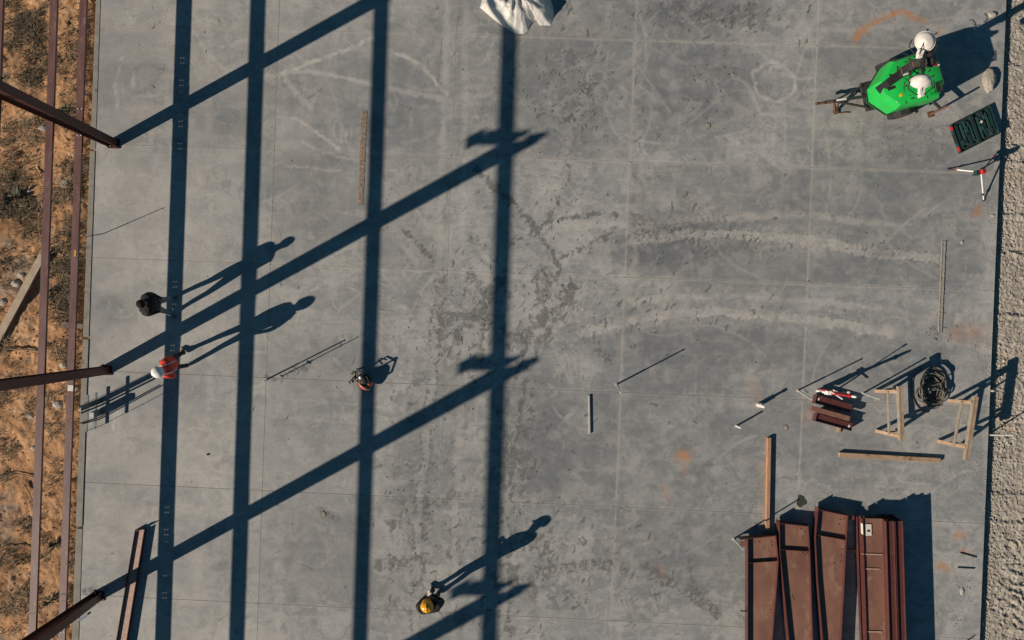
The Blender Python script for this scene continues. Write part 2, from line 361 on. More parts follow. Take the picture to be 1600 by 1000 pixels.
for pts, w_, k in [
    ([(285,20),(300,48),(325,82),(352,108)], 6, .5), ([(348,72),(392,62)], 6, .5), ([(440,112),(500,94),(585,58)], 6, .6),
    ([(612,80),(660,105),(697,148)], 5, .6), ([(415,121),(480,112),(582,131)], 6, .45), ([(610,138),(660,148),(706,160)], 9, .35),
    ([(445,124),(484,168)], 10, .35), ([(433,182),(470,190),(528,234)], 5, .55), ([(470,222),(512,240),(562,250)], 5, .4),
    ([(192,88),(181,128),(185,180)], 4, .5), ([(208,114),(207,150)], 4, .4), ([(208,148),(268,152)], 5, .4), ([(430,255),(530,268)], 5, .4),
    ([(545,396),(575,414)], 5, .4), ([(600,352),(640,395),(652,414)], 10, .35), ([(700,-20),(690,300),(686,420)], 9, .3), ([(728,-20),(722,400)], 9, .26),
    ([(1003,240),(988,440)], 9, .3), ([(718,620),(706,1000)], 10, .3), ([(905,520),(968,506),(1050,490),(1150,489),(1262,500),(1395,520)], 15, .30),
    ([(985,372),(1150,366),(1262,374),(1350,390),(1462,402)], 14, .28), ([(870,348),(985,352),(1100,341),(1250,338),(1392,350)], 12, .36),
    ([(985,470),(1150,462),(1382,482)], 8, .32), ([(600,262),(680,300)], 4, .3), ([(1176,112),(1200,98),(1228,104),(1243,130),(1232,150),(1206,158),(1182,140),(1176,112)], 4, .5),
    ([(1200,110),(1215,103),(1236,118),(1272,124)], 3, .55), ([(1144,118),(1172,140),(1188,180)], 4, .35), ([(1140,215),(1160,230)], 4, .3),
    ([(1265,45),(1320,48),(1395,42)], 8, .25), ([(620,420),(700,424),(800,428)], 5, .3), ([(800,430),(830,438),(845,460)], 5, .5), ([(800,455),(815,470)], 7, .4),
    ([(200,830),(225,800)], 5, .3), ([(180,810),(240,770)], 6, .25), ([(420,828),(450,850)], 5, .35), ([(440,850),(466,838)], 5, .35), ([(460,810),(530,835)], 6, .3),
    ([(500,880),(525,868)], 5, .3), ([(436,890),(462,902)], 5, .35), ([(400,830),(432,860),(436,985)], 16, .3), ([(410,440),(640,436)], 8, .2), ([(408,470),(560,505)], 8, .2),
    ([(440,622),(640,640)], 5, .25), ([(420,650),(560,662)], 5, .22), ([(415,690),(470,740)], 8, .22), ([(250,760),(330,745),(350,760)], 8, .2),
    ([(325,0),(329,560),(305,1000)], 12, .3), ([(170,600),(168,650)], 3, .6), ([(176,640),(176,672)], 2.5, .7), ([(183,640),(183,668)], 2.5, .6),
    ([(545,205),(538,214)], 4, .4), ([(612,30),(705,60)], 6, .22), ([(625,10),(655,20)], 6, .2), ([(1560,330),(1540,800)], 10, .3), ([(1548,380),(1538,560)], 14, .25)]:
    stroke(pts, w_*1.05, min(1, k*1.4), LIGHT)
for pts, w_, k in [
    ([(742,262),(790,305),(822,338),(845,372),(870,408),(876,430)], 8, .78), ([(838,354),(880,341),(930,333),(964,336)], 8, .66), ([(868,404),(910,386),(962,356)], 8, .58),
    ([(800,382),(832,360)], 6, .55), ([(800,540),(840,508),(885,462)], 16, .52), ([(893,450),(882,482)], 12, .6), ([(638,366),(690,424)], 10, .5),
    ([(692,440),(690,560)], 14, .42), ([(716,524),(780,440)], 18, .5), ([(756,478),(748,562)], 14, .46), ([(735,430),(768,466)], 12, .45), ([(860,430),(850,470)], 10, .5),
    ([(650,600),(640,770),(640,950)], 16, .34), ([(668,780),(660,950)], 12, .42), ([(795,600),(788,760)], 16, .38), ([(822,670),(818,800)], 12, .36), ([(640,640),(612,760)], 10, .3),
    ([(590,882),(650,876),(705,868)], 14, .42), ([(800,908),(860,890),(950,882),(1012,890),(1062,920),(1116,956)], 14, .46), ([(838,846),(932,846)], 14, .38),
    ([(890,172),(938,126)], 7, .36), ([(892,272),(852,352)], 5, .55), ([(952,118),(912,220)], 12, .3), ([(905,290),(880,340)], 5, .35), ([(1000,390),(1100,350)], 16, .28),
    ([(990,340),(1050,350),(1130,340)], 14, .34), ([(985,370),(1040,362)], 12, .4), ([(820,260),(900,200)], 14, .22), ([(700,290),(720,250)], 8, .3), ([(610,600),(620,660)], 10, .25),
    ([(880,500),(930,545),(950,560)], 14, .36), ([(800,640),(840,760)], 16, .3), ([(930,640),(960,560)], 14, .2), ([(1180,690),(1150,740)], 10, .2), ([(1160,760),(1180,790)], 20, .3),
    ([(750,170),(775,215)], 6, .34), ([(735,120),(750,165)], 5, .3), ([(420,588),(450,586),(486,570)], 12, .5), ([(140,700),(128,930)], 10, .2), ([(165,920),(135,925)], 10, .5),
    ([(1468,500),(1462,535)], 12, .4), ([(1350,390),(1400,395)], 10, .34), ([(720,660),(700,730)], 12, .2), ([(700,960),(800,985)], 20, .3), ([(560,960),(640,930)], 14, .22),
    ([(1040,20),(1095,12),(1150,30)], 18, .3), ([(415,46),(450,52)], 4, .3), ([(435,115),(455,116)], 4, .5), ([(432,745),(440,748)], 4, .4), ([(500,795),(520,808)], 14, .42)]:
    stroke(pts, w_*1.25, min(1, k*1.15), DARK, wob=.8, tread=random.uniform(8,11))
# wheel tracks with ragged tread edges: pale tyre dust with dark lug prints beside it
def tyre(pts, w_, kl, kd):
    P_ = np.array(pts, float); d = np.gradient(P_, axis=0); n_ = np.stack([-d[:,1], d[:,0]], 1); n_ /= np.linalg.norm(n_, axis=1)[:, None]
    for o_ in (-.42, -.12, .2, .45): stroke([tuple(p) for p in P_ + n_*o_*w_], w_*random.uniform(.22,.4), min(1, kl*random.uniform(.75,1.25)), LIGHT, wob=.75, tread=random.uniform(6, 8))
    for sd in (-1, 1): stroke([tuple(p) for p in P_ + n_*sd*w_*.62], w_*.55, kd, DARK, wob=.7, tread=random.uniform(7.5, 9.5))
for pts, w_, kl, kd in [
    ([(905,522),(968,506),(1050,490),(1150,489),(1262,500),(1395,520)], 13, .8, .34), ([(985,374),(1100,366),(1262,376),(1350,390),(1465,404)], 13, .75, .36), ([(985,354),(1100,343),(1250,338),(1392,350)], 9, .5, .36),
    ([(985,472),(1150,463),(1382,482)], 8, .5, .28), ([(690,430),(672,640),(655,820),(648,1010)], 12, .3, .5), ([(735,430),(722,600),(712,800),(706,1010)], 12, .35, .36), ([(885,455),(838,530),(804,640),(790,780),(786,1010)], 14, .3, .56),
    ([(846,470),(826,580),(822,720),(812,860)], 12, .26, .46), ([(960,0),(920,120),(880,240),(850,330)], 10, .36, .34), ([(900,0),(872,110),(838,230)], 9, .32, .28), ([(800,910),(880,888),(960,884),(1050,912),(1120,960)], 12, .3, .5),
    ([(560,330),(630,372),(690,425)], 9, .42, .34), ([(610,300),(660,340),(700,385)], 8, .36, .22), ([(590,884),(650,878),(706,868)], 10, .3, .42), ([(1000,640),(1080,620),(1180,640)], 8, .26, .2), ([(640,770),(622,880),(612,1010)], 11, .24, .36)]:
    tyre(pts, w_, kl, kd)
for a in [(520,120,80,45,.45),(640,150,60,70,.55),(560,190,40,30,.6),(650,60,60,30,.4),(640,200,60,35,.55),(850,700,45,80,.75),(840,640,50,60,.6),(650,720,35,90,.5),(860,130,60,80,.5),(930,90,50,90,.4),(1080,140,95,70,.8),(1090,20,100,25,.7),(880,150,50,90,.6),(250,620,70,50,.35),(330,880,60,60,.35),(230,300,50,60,.3),(470,560,60,40,.4),(470,130,40,30,.4),(1180,660,110,50,.4),(1400,300,120,60,.4),(940,660,80,60,.45),(500,165,55,38,.55),(625,100,45,25,.4),(1062,150,75,58,.6),(1085,352,75,18,.55),(1050,392,110,22,.65),(1110,545,170,28,.6),(1050,605,100,30,.45),
          (1330,310,120,50,.4),(1400,410,110,28,.45),(1340,420,70,20,.4),(160,470,28,110,.55),(165,90,20,90,.4),(470,250,70,45,.45),(505,320,60,40,.4),(520,600,70,40,.45),
          (560,570,60,25,.4),(470,690,70,60,.3),(480,850,90,50,.45),(520,905,60,40,.35),(170,800,60,70,.4),(200,120,50,60,.3),(1000,780,120,60,.3),(1060,860,110,60,.35),
          (1120,720,120,60,.35),(880,720,100,60,.25),(1330,560,130,40,.45),(1300,700,90,40,.35),(1480,570,70,30,.3),(900,60,60,40,.25),(1100,20,90,25,.55),(1350,90,80,30,.4),
          (700,600,60,60,.2),(760,760,90,60,.2),(320,200,40,70,.25),(850,170,70,70,.3),(620,180,80,60,.35),(1420,520,60,25,.3),(1480,410,40,60,.3),(1150,420,140,22,.3),(190,700,60,60,.25)]:
    blob(a[0], a[1], a[2]*1.1, a[3]*1.15, min(1, a[4]*1.45), COOL)
for pts, w_, k in [([(1336,62),(1350,46),(1375,29),(1410,20),(1424,24)], 8, .85), ([(1432,28),(1446,34)], 9, .7), ([(1064,714),(1071,716)], 14, .8), ([(1067,718),(1070,738)], 8, .4),
    ([(1524,334),(1530,326)], 10, .7), ([(1500,520),(1528,522)], 26, .4), ([(1499,836),(1504,836)], 11, .8), ([(1505,861),(1512,861)], 7, .7), ([(1470,884),(1478,888)], 13, .8), ([(1486,890),(1488,892)], 8, .5),
    ([(1040,762),(1042,776)], 9, .35), ([(1033,888),(1035,896)], 9, .4), ([(1465,52),(1470,50)], 10, .3), ([(1330,162),(1380,160)], 10, .22), ([(1180,622),(1172,600)], 16, .2), ([(1260,655),(1264,640)], 14, .25), ([(1192,720),(1192,825)], 8, .2)]:
    stroke(pts, w_, k, RUST, soft=0)
# dust swept along the joints
for (a, b), k in zip(VJ[1:5], (.3, .5, .75, .7)):
    stroke([(a+b*y, y) for y in range(-350, 1390, 40)], 3.2, k*.7, LIGHT, wob=.05, smooth=False)
for j, (c, d) in enumerate(HJ):
    stroke([(x, c+d*x) for x in range(120, 1600, 40)], 3.4, .5 if j < 5 else .3, LIGHT, wob=.05, smooth=False)
# footprints of faint tracks: random short scuffs
for _ in range(420):
    x = random.uniform(150, 1540); y = random.uniform(-60, 1060); a = random.choice((.05, 1.6, .6, 2.4)) + random.gauss(0, .25); L = random.uniform(5, 38)
    stroke([(x, y), (x+math.cos(a)*L, y-math.sin(a)*L)], random.uniform(2.5, 6), random.uniform(.12, .38), LIGHT if random.random() < .62 else DARK, wob=.4)
reg = np.zeros(RX.shape)
for (x, y, rx, ry, k) in [(690,500,60,90,.8),(770,500,70,90,.9),(850,480,70,80,.9),(640,860,70,120,.9),(800,700,60,120,.8),(860,880,110,80,.9),(940,860,90,90,.6),(1040,360,130,40,.7),(1000,500,100,50,.5),(720,760,70,150,.6),(900,640,90,90,.5),(1090,740,120,90,.5),
        (1100,30,110,40,.9),(900,140,70,90,.7),(1100,150,80,80,.6),(640,600,60,80,.5),(480,840,90,80,.4),(1150,800,80,60,.6),(1400,390,90,30,.5),(1350,560,120,60,.35),(1050,900,140,80,.6),(1450,230,80,60,.35),(260,100,120,120,.2),(1250,880,100,100,.3),(560,180,120,100,.25),(600,950,100,60,.5)]:
    reg = np.maximum(reg, k*np.exp(-(((RX-x)/rx)**2+((RY-y)/ry)**2)*.8))
mt = np.clip((fbm(WX/13, WY/19, 60)-.53)*7, 0, 1)*np.clip(.2+fbm(RX/4, RY/5, 66)*1.2, 0, 1)
RA[..., DARK] = np.maximum(RA[..., DARK], mt*reg*.8)
ml = np.clip((fbm(WX/17, WY/10, 70)-.55)*7, 0, 1); RA[..., LIGHT] = np.maximum(RA[..., LIGHT], ml*(.16+.26*reg))
# pale tone raised towards the left wall, broken up by noise
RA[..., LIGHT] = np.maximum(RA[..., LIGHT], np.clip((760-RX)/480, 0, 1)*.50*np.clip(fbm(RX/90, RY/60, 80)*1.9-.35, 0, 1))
# hairline scratches and swirls
for q_ in range(560):
    if q_ % 5 < 3: x, y = random.choice([(random.gauss(330,130), random.gauss(150,130)), (random.gauss(560,110), random.gauss(200,130)), (random.gauss(450,120), random.gauss(800,160)), (random.gauss(740,110), random.gauss(470,130)), (random.gauss(900,90), random.gauss(160,130)), (random.gauss(1120,90), random.gauss(150,90))])
    else: x, y = random.uniform(160, 1540), random.uniform(-40, 1040)
    a = random.uniform(0, 6.28); L = random.uniform(18, 130); c = random.gauss(0, .65); pts = []; lt_ = random.random() < .78
    for q in range(6): pts.append((x, y)); x += math.cos(a)*L/5; y += math.sin(a)*L/5; a += c/5
    stroke(pts, random.uniform(2.2, 3.6) if lt_ else random.uniform(2, 3), random.uniform(.14, .46) if lt_ else random.uniform(.22, .45), LIGHT if lt_ else DARK, wob=.12)
# fine dark lug prints and boot scuffs in the worked areas
for q_ in range(900):
    x, y = random.choice([(random.gauss(760,90), random.gauss(500,110)), (random.gauss(700,70), random.gauss(800,150)), (random.gauss(860,80), random.gauss(720,170)), (random.gauss(1040,130), random.gauss(365,40)), (random.gauss(1050,150), random.gauss(490,30)), (random.gauss(910,60), random.gauss(150,110)), (random.gauss(900,130), random.gauss(890,60)), (random.gauss(1110,80), random.gauss(30,25))])
    a = random.gauss(1.0, .5); L = random.uniform(3, 13)
    stroke([(x, y), (x+math.cos(a)*L, y-math.sin(a)*L)], random.uniform(2, 3.6), random.uniform(.3, .75), DARK, wob=.35)
RA = np.clip(RA, 0, 1)
def sample(px, py):
    u = np.clip((px-x0r)/st, 0, nxr-1.001); v = np.clip((py-y0r)/st, 0, nyr-1.001); i = u.astype(int); j = v.astype(int); fu = (u-i)[..., None]; fv = (v-j)[..., None]
    return (RA[j,i]*(1-fu)+RA[j,i+1]*fu)*(1-fv) + (RA[j+1,i]*(1-fu)+RA[j+1,i+1]*fu)*fv

# base of the slab (what the joints and the edges show)
corner = [gp(0,0), gp(5,0), gp(5,9), gp(0,9)]
mb = MB(); mb.prism([W(*p)[:2] for p in corner][::-1], -.55, -.009)
slab = mb.build('concrete_slab', [M['joint']]); tag(slab, kind='structure')
GAP = .0075
for j in range(9):
    for i in range(5):
        c = [np.array(gp(i,j)), np.array(gp(i+1,j)), np.array(gp(i+1,j+1)), np.array(gp(i,j+1))]
        vis = max(p[1] for p in c) > -60 and min(p[1] for p in c) < 1060
        cell = 2.0 if vis else 12.0
        nx = int((c[1][0]-c[0][0])/cell)+1; ny = int((c[3][1]-c[0][1])/cell)+1
        U, V = np.meshgrid(np.linspace(0, 1, nx), np.linspace(0, 1, ny))
        g = GAP*PXM; gu = g/(c[1][0]-c[0][0]); gv = g/(c[3][1]-c[0][1])
        U2 = np.where(U == 0, gu if i else 0, np.where(U == 1, 1-(gu if i < 4 else 0), U)); V2 = np.where(V == 0, gv, np.where(V == 1, 1-gv, V))
        P = sum(((1-U2)*(1-V2))[..., None]*c[0] if k == 0 else (U2*(1-V2))[..., None]*c[1] if k == 1 else (U2*V2)[..., None]*c[2] if k == 2 else ((1-U2)*V2)[..., None]*c[3] for k in range(4))
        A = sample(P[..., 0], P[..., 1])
        X = (P[..., 0]-800)/PXM; Y = (500-P[..., 1])/PXM; Z = np.zeros_like(X)
        # skirt down into the joint
        def pad(a, e): return np.pad(a, ((1,1),(1,1)) + (((0,0),) if a.ndim == 3 else ()), mode='edge')
        X, Y, A = pad(X,0), pad(Y,0), pad(A,0); Z = np.pad(Z, 1, constant_values=-.10 if i in (0,4) else -.0085)
        Z[0, :] = Z[-1, :] = -.0085
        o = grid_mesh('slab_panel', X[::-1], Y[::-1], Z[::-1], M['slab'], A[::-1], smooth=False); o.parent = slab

M['filler'] = mat('pale_joint_dust', (.56,.51,.44), (.44,.40,.34), 6, .95, spots=((.16,.14,.12), 4, .60))
for kind, ids in (('V', (1,2,3,4)), ('H', (1,2,3,4,5,6,7))):
    for k in ids:
        mb = MB()
        for q in range(9 if kind == 'V' else 5):
            a, b = (gp(k, q), gp(k, q+1)) if kind == 'V' else (gp(q, k), gp(q+1, k))
            A_, B_ = W(*a), W(*b); d = (B_-A_).normalized()*.02; off = Vector((-.0015,0,0)) if kind == 'V' else Vector((0,-.0025,0))
            mb.bar(A_+d+off-EZ*.006, B_-d+off-EZ*.006, (.006 if k < 5 else .004) if kind == 'H' else (.0085 if k > 2 else .006 if k == 2 else .0045), .014)
        mb.build('joint_filler', M['filler']).parent = slab
# ------------------------------------------------------------------ ground
mb = MB(); mb.add([(-600,-600,-1.2),(600,-600,-1.2),(600,600,-1.2),(-600,600,-1.2)], [(0,1,2,3)])
tag(mb.build('ground', M['dirt']), kind='structure')
# dirt strip beyond the left edge
def left_edge(Y): return (149.5 - .0375*(500 - Y*PXM) - 800)/PXM     # outer face of the form boards
ys = np.linspace(-13, 13, 760); us = np.linspace(0, 1, 250)**1.25
Y, U = np.meshgrid(ys, us, indexing='ij'); X = left_edge(Y) + .10 - U*11.0
dist = left_edge(Y) - X
Z = -.30 + .22*(fbm(X/1.6, Y/1.6, 3)-.5) + .10*(fbm(X/.35, Y/.35, 11)-.5) + .028*(vnoise(X/.09, Y/.09, 21)-.5) + .012*(vnoise(X/.04, Y/.04, 25)-.5)
Z -= .10*np.exp(-(dist/.25)**2); Z += .10*np.clip((dist-1.2)/6, 0, 1)
dirt = tag(grid_mesh('dirt_ground', X[:, ::-1], Y[:, ::-1], Z[:, ::-1], M['dirt']), kind='structure')
def dirt_z(x, y):
    d = left_edge(y) - x; x = np.array(float(x)); y = np.array(float(y))
    return float(-.30 + .22*(fbm(x/1.6, y/1.6, 3)-.5) + .10*(fbm(x/.35, y/.35, 11)-.5) - .10*math.exp(-(d/.25)**2) + .10*min(max((d-1.2)/6, 0), 1))
# crushed limestone beyond the right edge
def right_edge(Y): return (1572.5 - .0417*(500 - Y*PXM) - 800)/PXM
ys = np.linspace(-11, 11, 1150); us = np.concatenate([np.linspace(0, .3, 130), np.linspace(.3, 1, 60)[1:]])
Y, U = np.meshgrid(ys, us, indexing='ij'); X = right_edge(Y) - .04 + U*8.0
dist = X - right_edge(Y); PYp = 500 - Y*PXM
rough = .5 + .9*fbm(X/1.1, Y/1.1, 40)
Z = -.155 + .06*(fbm(X/1.3, Y/1.3, 31)-.5) + rough*(.042*(fbm(X/.16, Y/.12, 33)-.5) + .05*np.clip(vnoise(X/.05, Y/.045, 35)-.45, 0, 1) + .02*(vnoise(X/.03, Y/.03, 36)-.5))
for yy, hgt in ((102,.03),(226,.03),(252,.035),(333,.03),(396,.035),(494,.035),(776,.03),(820,.035)):      # roller pass edges
    t_ = (PYp - (yy + (X*PXM+800-1560)*.03 + (fbm(X/.3, Y*0+yy, 50)-.5)*8))
    Z += hgt*np.exp(-(t_/3.0)**2)*np.clip(fbm(X/.2, Y/.2, 44)*1.8-.2, 0, 1) - .02*np.exp(-((t_+5)/3.5)**2)
trk = np.clip((dist-.45)/.2, 0, 1)*np.clip((PYp-815)/20, 0, 1)                                              # machine tread prints
Z += trk*.024*np.sin((PYp + 26*(fbm(X/.3, Y/.3, 46)-.5) + 5*np.sin(X*9))*2*math.pi/14.5)*np.clip(fbm(X/.35, Y/.3, 47)*3-1.0, 0, 1)
Z -= .05*np.exp(-(dist/.12)**2)
tag(grid_mesh('gravel_ground', X, Y, Z, M['gravel']), kind='structure')
def gravel_z(x, y): return -.155

# ------------------------------------------------------------------ steel frame
ROT = math.atan(.034)             # the building stands 2 degrees clockwise of the frame
EX = Vector((math.cos(ROT), -math.sin(ROT), 0)); EY = Vector((math.sin(ROT), math.cos(ROT), 0)); EZ = Vector((0,0,1))
def wall_x(py): return 172 - .034*py       # girt centre line (px)
def girt(h, label, holes=False, dx=0.):
    base = W(wall_x(500), 500, 0) + EX*dx; o = thing('wall_girt', label, 'girt', (base.x, base.y, h), 'wall girts of the steel frame')
    D, F, T = .20, .066, .004
    ycols = [EY.dot(W(wall_x(p), p) - base) for p in (-122, 228, 578, 930, 1282)]
    for k in range(4):
        ya, yb = ycols[k] + .45, ycols[k+1] - .45
        if k == 0: ya = 16.0
        if k == 3: yb = -19.0
        zz = h + (.005 if k % 2 else 0)
        mb = MB()
        def sheet(x_a, x_b, y_a, y_b): # piece of web
            c = base + EX*((x_a+x_b)/2) + EY*((y_a+y_b)/2); mb.box((c.x, c.y, zz), (x_b-x_a, abs(y_b-y_a), T), rz=-ROT)
        # web, split round the bolt holes near each column
        hy = []
        if holes:
            for yc in (ycols[k], ycols[k+1]):
                for dlt in (-1.22, -1.08, -.62, -.48, -.30, .30, .48, .62, 1.08, 1.22): hy.append(yc + dlt)
        hy = sorted([y for y in hy if min(ya,yb)+.05 < y < max(ya,yb)-.05]); r = .0125
        cur = min(ya, yb)
        for y in hy:
            sheet(-D/2, D/2, cur, y-r)
            for xa, xb in ((-D/2, -.035-r), (-.035+r, .035-r), (.035+r, D/2)): sheet(xa, xb, y-r, y+r)
            cur = y+r
        sheet(-D/2, D/2, cur, max(ya, yb))
        yc = (ya+yb)/2; L = abs(yb-ya)
        ci = base + EX*(D/2+.002) + EY*yc; mb.box((ci.x, ci.y, zz+F/2-.002), (T, L, F), rz=-ROT)       # inner flange, up
        c2 = base + EX*(-D/2-.002) + EY*yc; mb.box((c2.x, c2.y, zz-F/2+.002), (T, L, F), rz=-ROT)      # outer flange, down
        mb.build('segment', M['girt'], o)
    return o
g1 = girt(1.161, 'lowest red oxide steel girt beside the slab edge, nearest the slab', holes=True)
g2 = girt(2.316, 'second red oxide steel girt out from the slab, over the dirt')
g3 = girt(4.20, 'outermost red oxide steel girt cut by the left picture edge', dx=.07)
# tags and marks on the girts
def girt_mark(g, h, py, dx, L, wd, m, name):
    p = W(wall_x(py), py, 0); mb = MB(); mb.box((p.x+dx, p.y, h+.010), (wd, L, .006), rz=-ROT); return mb.build(name, m, g)
girt_mark(g1, 1.161, 402, 0, .16, .035, M['yellow'], 'yellow_mark')
girt_mark(g1, 1.161, 600, .0, .15, .14, M['label'], 'white_tag')
for g, h, pys in ((g1, 1.161, (190, 214, 229, 958)), (g2, 2.316, (210, 960, 978))):
    for py in pys:
        for dx in (-.045, .045):
            p = W(wall_x(py), py, 0); mb = MB(); mb.cyl((p.x+dx, p.y, h), (p.x+dx, p.y, h+.02), .016, 6); mb.build('bolt', M['white'], g)
# eave strut (only its shadow is in the picture)
base = W(wall_x(500), 500, 0)
es = thing('eave_strut', 'eave strut above the picture edge that throws the rightmost long shadow', 'strut', (base.x, base.y, 6.2))
mb = MB(); mb.box((base.x, base.y, 6.345), (.20, 40, .005), rz=-ROT); mb.build('top_flange', M['girt'], es)
mb = MB(); c = base - EX*.09; mb.box((c.x, c.y, 6.265), (.005, 40, .15), rz=-ROT); mb.build('web', M['girt'], es)
mb = MB(); mb.box((base.x, base.y, 6.185), (.20, 40, .005), rz=-ROT); mb.build('bottom_flange', M['girt'], es)

def column(py, label):
    b0 = W(wall_x(py), py, 0) + EX*.105                   # outer face of the column
    o = thing('steel_column', label, 'column', tuple(b0), 'tapered columns of the steel frame')
    FW, T, TW, HT = .205, .014, .009, 6.37
    d0, d1 = .23, .60
    def P(x, y, z): return b0 + EX*x + EY*y + EZ*z
    mb = MB(); mb.hexa([P(T,-TW/2,.03), P(d0,-TW/2,.03), P(d0,TW/2,.03), P(T,TW/2,.03), P(T,-TW/2,6.22), P(d1,-TW/2,HT), P(d1,TW/2,HT), P(T,TW/2,6.22)]); mb.build('web', M['column'], o)
    mb = MB(); mb.hexa([P(0,-FW/2,.03), P(T,-FW/2,.03), P(T,FW/2,.03), P(0,FW/2,.03), P(0,-FW*.3,6.57), P(T,-FW*.3,6.57), P(T,FW*.3,6.57), P(0,FW*.3,6.57)]); mb.build('outer_flange', M['column'], o)
    mb = MB(); mb.hexa([P(d0,-FW/2,.03), P(d0+T,-FW/2,.03), P(d0+T,FW/2,.03), P(d0,FW/2,.03), P(d1,-FW/2,HT), P(d1+T,-FW/2,HT), P(d1+T,FW/2,HT), P(d1,FW/2,HT)]); mb.build('inner_flange', M['column'], o)
    mb = MB(); mb.hexa([P(-.03,-.13,.003), P(d0+.06,-.13,.003), P(d0+.06,.13,.003), P(-.03,.13,.003), P(-.03,-.13,.028), P(d0+.06,-.13,.028), P(d0+.06,.13,.028), P(-.03,.13,.028)]); mb.build('base_plate', M['column'], o)
    for x in (.06, .20):
        for y in (-.075, .075):
            mb = MB(); mb.cyl(P(x,y,.029), P(x,y,.075), .016, 6); mb.build('anchor_bolt', M['palepole'], o)
    # knee: sloping cap plate and a short bracket reaching out over the wall line
    for xa, xb in ((.30, d1+.03),):
        za, zb = 6.22+(xa-T)/(d1-T)*.23+.004, 6.22+(xb-T)/(d1-T)*.23+.004
        mb = MB(); mb.hexa([P(xa,-.08,za), P(xb,-.08,zb), P(xb,.08,zb), P(xa,.08,za), P(xa,-.08,za+.012), P(xb,-.08,zb+.012), P(xb,.08,zb+.012), P(xa,.08,za+.012)]); mb.build('cap_plate', M['column'], o)
    z0, z1 = 6.20, 6.46
    mb = MB(); mb.hexa([P(-.93,-.005,z0), P(-.003,-.005,z0), P(-.003,.005,z0), P(-.93,.005,z0), P(-.93,-.005,z1), P(-.003,-.005,z1), P(-.003,.005,z1), P(-.93,.005,z1)])
    for z in (z0-.012, z1+.001):
        mb.hexa([P(-.93,-.07,z), P(-.003,-.07,z), P(-.003,.07,z), P(-.93,.07,z), P(-.93,-.07,z+.01), P(-.003,-.07,z+.01), P(-.003,.07,z+.01), P(-.93,.07,z+.01)])
    mb.hexa([P(-.985,-.15,z0-.06), P(-.932,-.15,z0-.06), P(-.932,.15,z0-.06), P(-.985,.15,z0-.06), P(-.985,-.15,z1-.02), P(-.932,-.15,z1-.02), P(-.932,.15,z1-.02), P(-.985,.15,z1-.02)])
    mb.build('bracket', M['column'], o)
    for z in (1.161, 2.316, 4.20):
        mb = MB(); mb.hexa([P(-.20,-.07,z-.012), P(-.002,-.07,z-.012), P(-.002,.07,z-.012), P(-.20,.07,z-.012), P(-.20,-.07,z-.006), P(-.002,-.07,z-.006), P(-.002,.07,z-.006), P(-.20,.07,z-.006)]); mb.build('girt_clip', M['column'], o)
    return o
column(224, 'red steel column with its lit web showing, in the upper left')
column(578, 'dark steel column reaching the left picture edge beside the white helmet worker')
column(930, 'dark steel column running out at the lower left corner')
column(1282, 'steel column below the picture whose shadow tip passes the yellow helmet worker')

# ------------------------------------------------------------------ timber edge boards
for k, (ya, yb, z, lab) in enumerate([(-330, 232, .004, 'weathered timber form board along the slab edge, top of the picture'),
        (236, 526, .014, 'weathered timber form board along the slab edge beside the black shirt man'),
        (530, 822, .020, 'weathered timber form board along the slab edge under the grey conduits'),
        (826, 1330, .006, 'weathered timber form board along the slab edge, bottom left')]):
    def xo(y): return 149.8-.0375*y
    def xi(y): return 157.2-.034*y
    a, b, c, d = [W(*p) for p in ((xo(yb), yb), (xi(yb), yb), (xi(ya), ya), (xo(ya), ya))]
    mb = MB()
    mb.hexa([v+EZ*-.24 for v in (a,b,c,d)] + [a+EZ*z, b+EZ*z, c+EZ*z, d+EZ*z])
    o = mb.build('form_board', M['formwood'], bevel=.006, loc=tuple((a+c)/2 - EZ*.24)); tag(o, lab, 'board', 'timber form boards at the slab edge')

# ------------------------------------------------------------------ steel stock on the slab
def flat_beam(o, L, Rr, z, fh, web_t=.01, t=.012, m='primer_dusty', stiff=(), endplate=None, extra=()):
    """I-section lying on its side. L / Rr: left and right flange polylines in px as read at flange-top height z+fh"""
    ht = z + fh
    def g(p, zz): q = W(p[0], p[1], ht); return Vector((q.x, q.y, zz))
    for line, name in ((L, 'left_flange'), (Rr, 'right_flange')):
        mb = MB()
        for a, b in zip(line[:-1], line[1:]):
            A, B = g(a, z), g(b, z); d = (B-A).normalized(); n = Vector((-d.y, d.x, 0))*t/2
            mb.hexa([A-n, B-n, B+n, A+n] + [v+EZ*fh for v in (A-n, B-n, B+n, A+n)])
        mb.build(name, M['primer'], o)
    mb = MB(); zc = z + fh/2
    for k in range(len(L)-1):
        a, b, c, d = g(L[k], zc), g(L[k+1], zc), g(Rr[k+1], zc), g(Rr[k], zc)
        i1 = (d-a).normalized()*.008
        mb.hexa([a+i1, b+i1, c-i1, d-i1] + [v+EZ*web_t for v in (a+i1, b+i1, c-i1, d-i1)])
    mb.build('web', M[m], o)
    for (p, q) in stiff:
        a, b = g(p, zc+web_t), g(q, zc+web_t); mb = MB(); mb.bar(a+EZ*(fh*.2), b+EZ*(fh*.2), .012, fh*.4); mb.build('stiffener', M['primer'], o)
    if endplate:
        a, b = g(endplate[0], 0), g(endplate[1], 0); mb = MB(); mb.bar(a+EZ*(z+fh*.5), b+EZ*(z+fh*.5), .018, fh*1.06); mb.build('end_plate', M['primer'], o)
def web_bits(o, pts, z, m, r=.016):
    for (x, y) in pts:
        q = W(x, y, z); mb = MB(); mb.cyl(q, q+EZ*.012, r, 6); mb.build('bolt_hole', M[m], o)
B3 = 'tapered steel rafters laid side by side'
def stock(label, p, cat='beam', group=None, name='steel_beam'): 
    q = W(*p); return thing(name, label, cat, (q.x, q.y, 0), group)
o = stock('leftmost tapered steel beam of the stack, under the pale pole', (1190,950), group=B3)
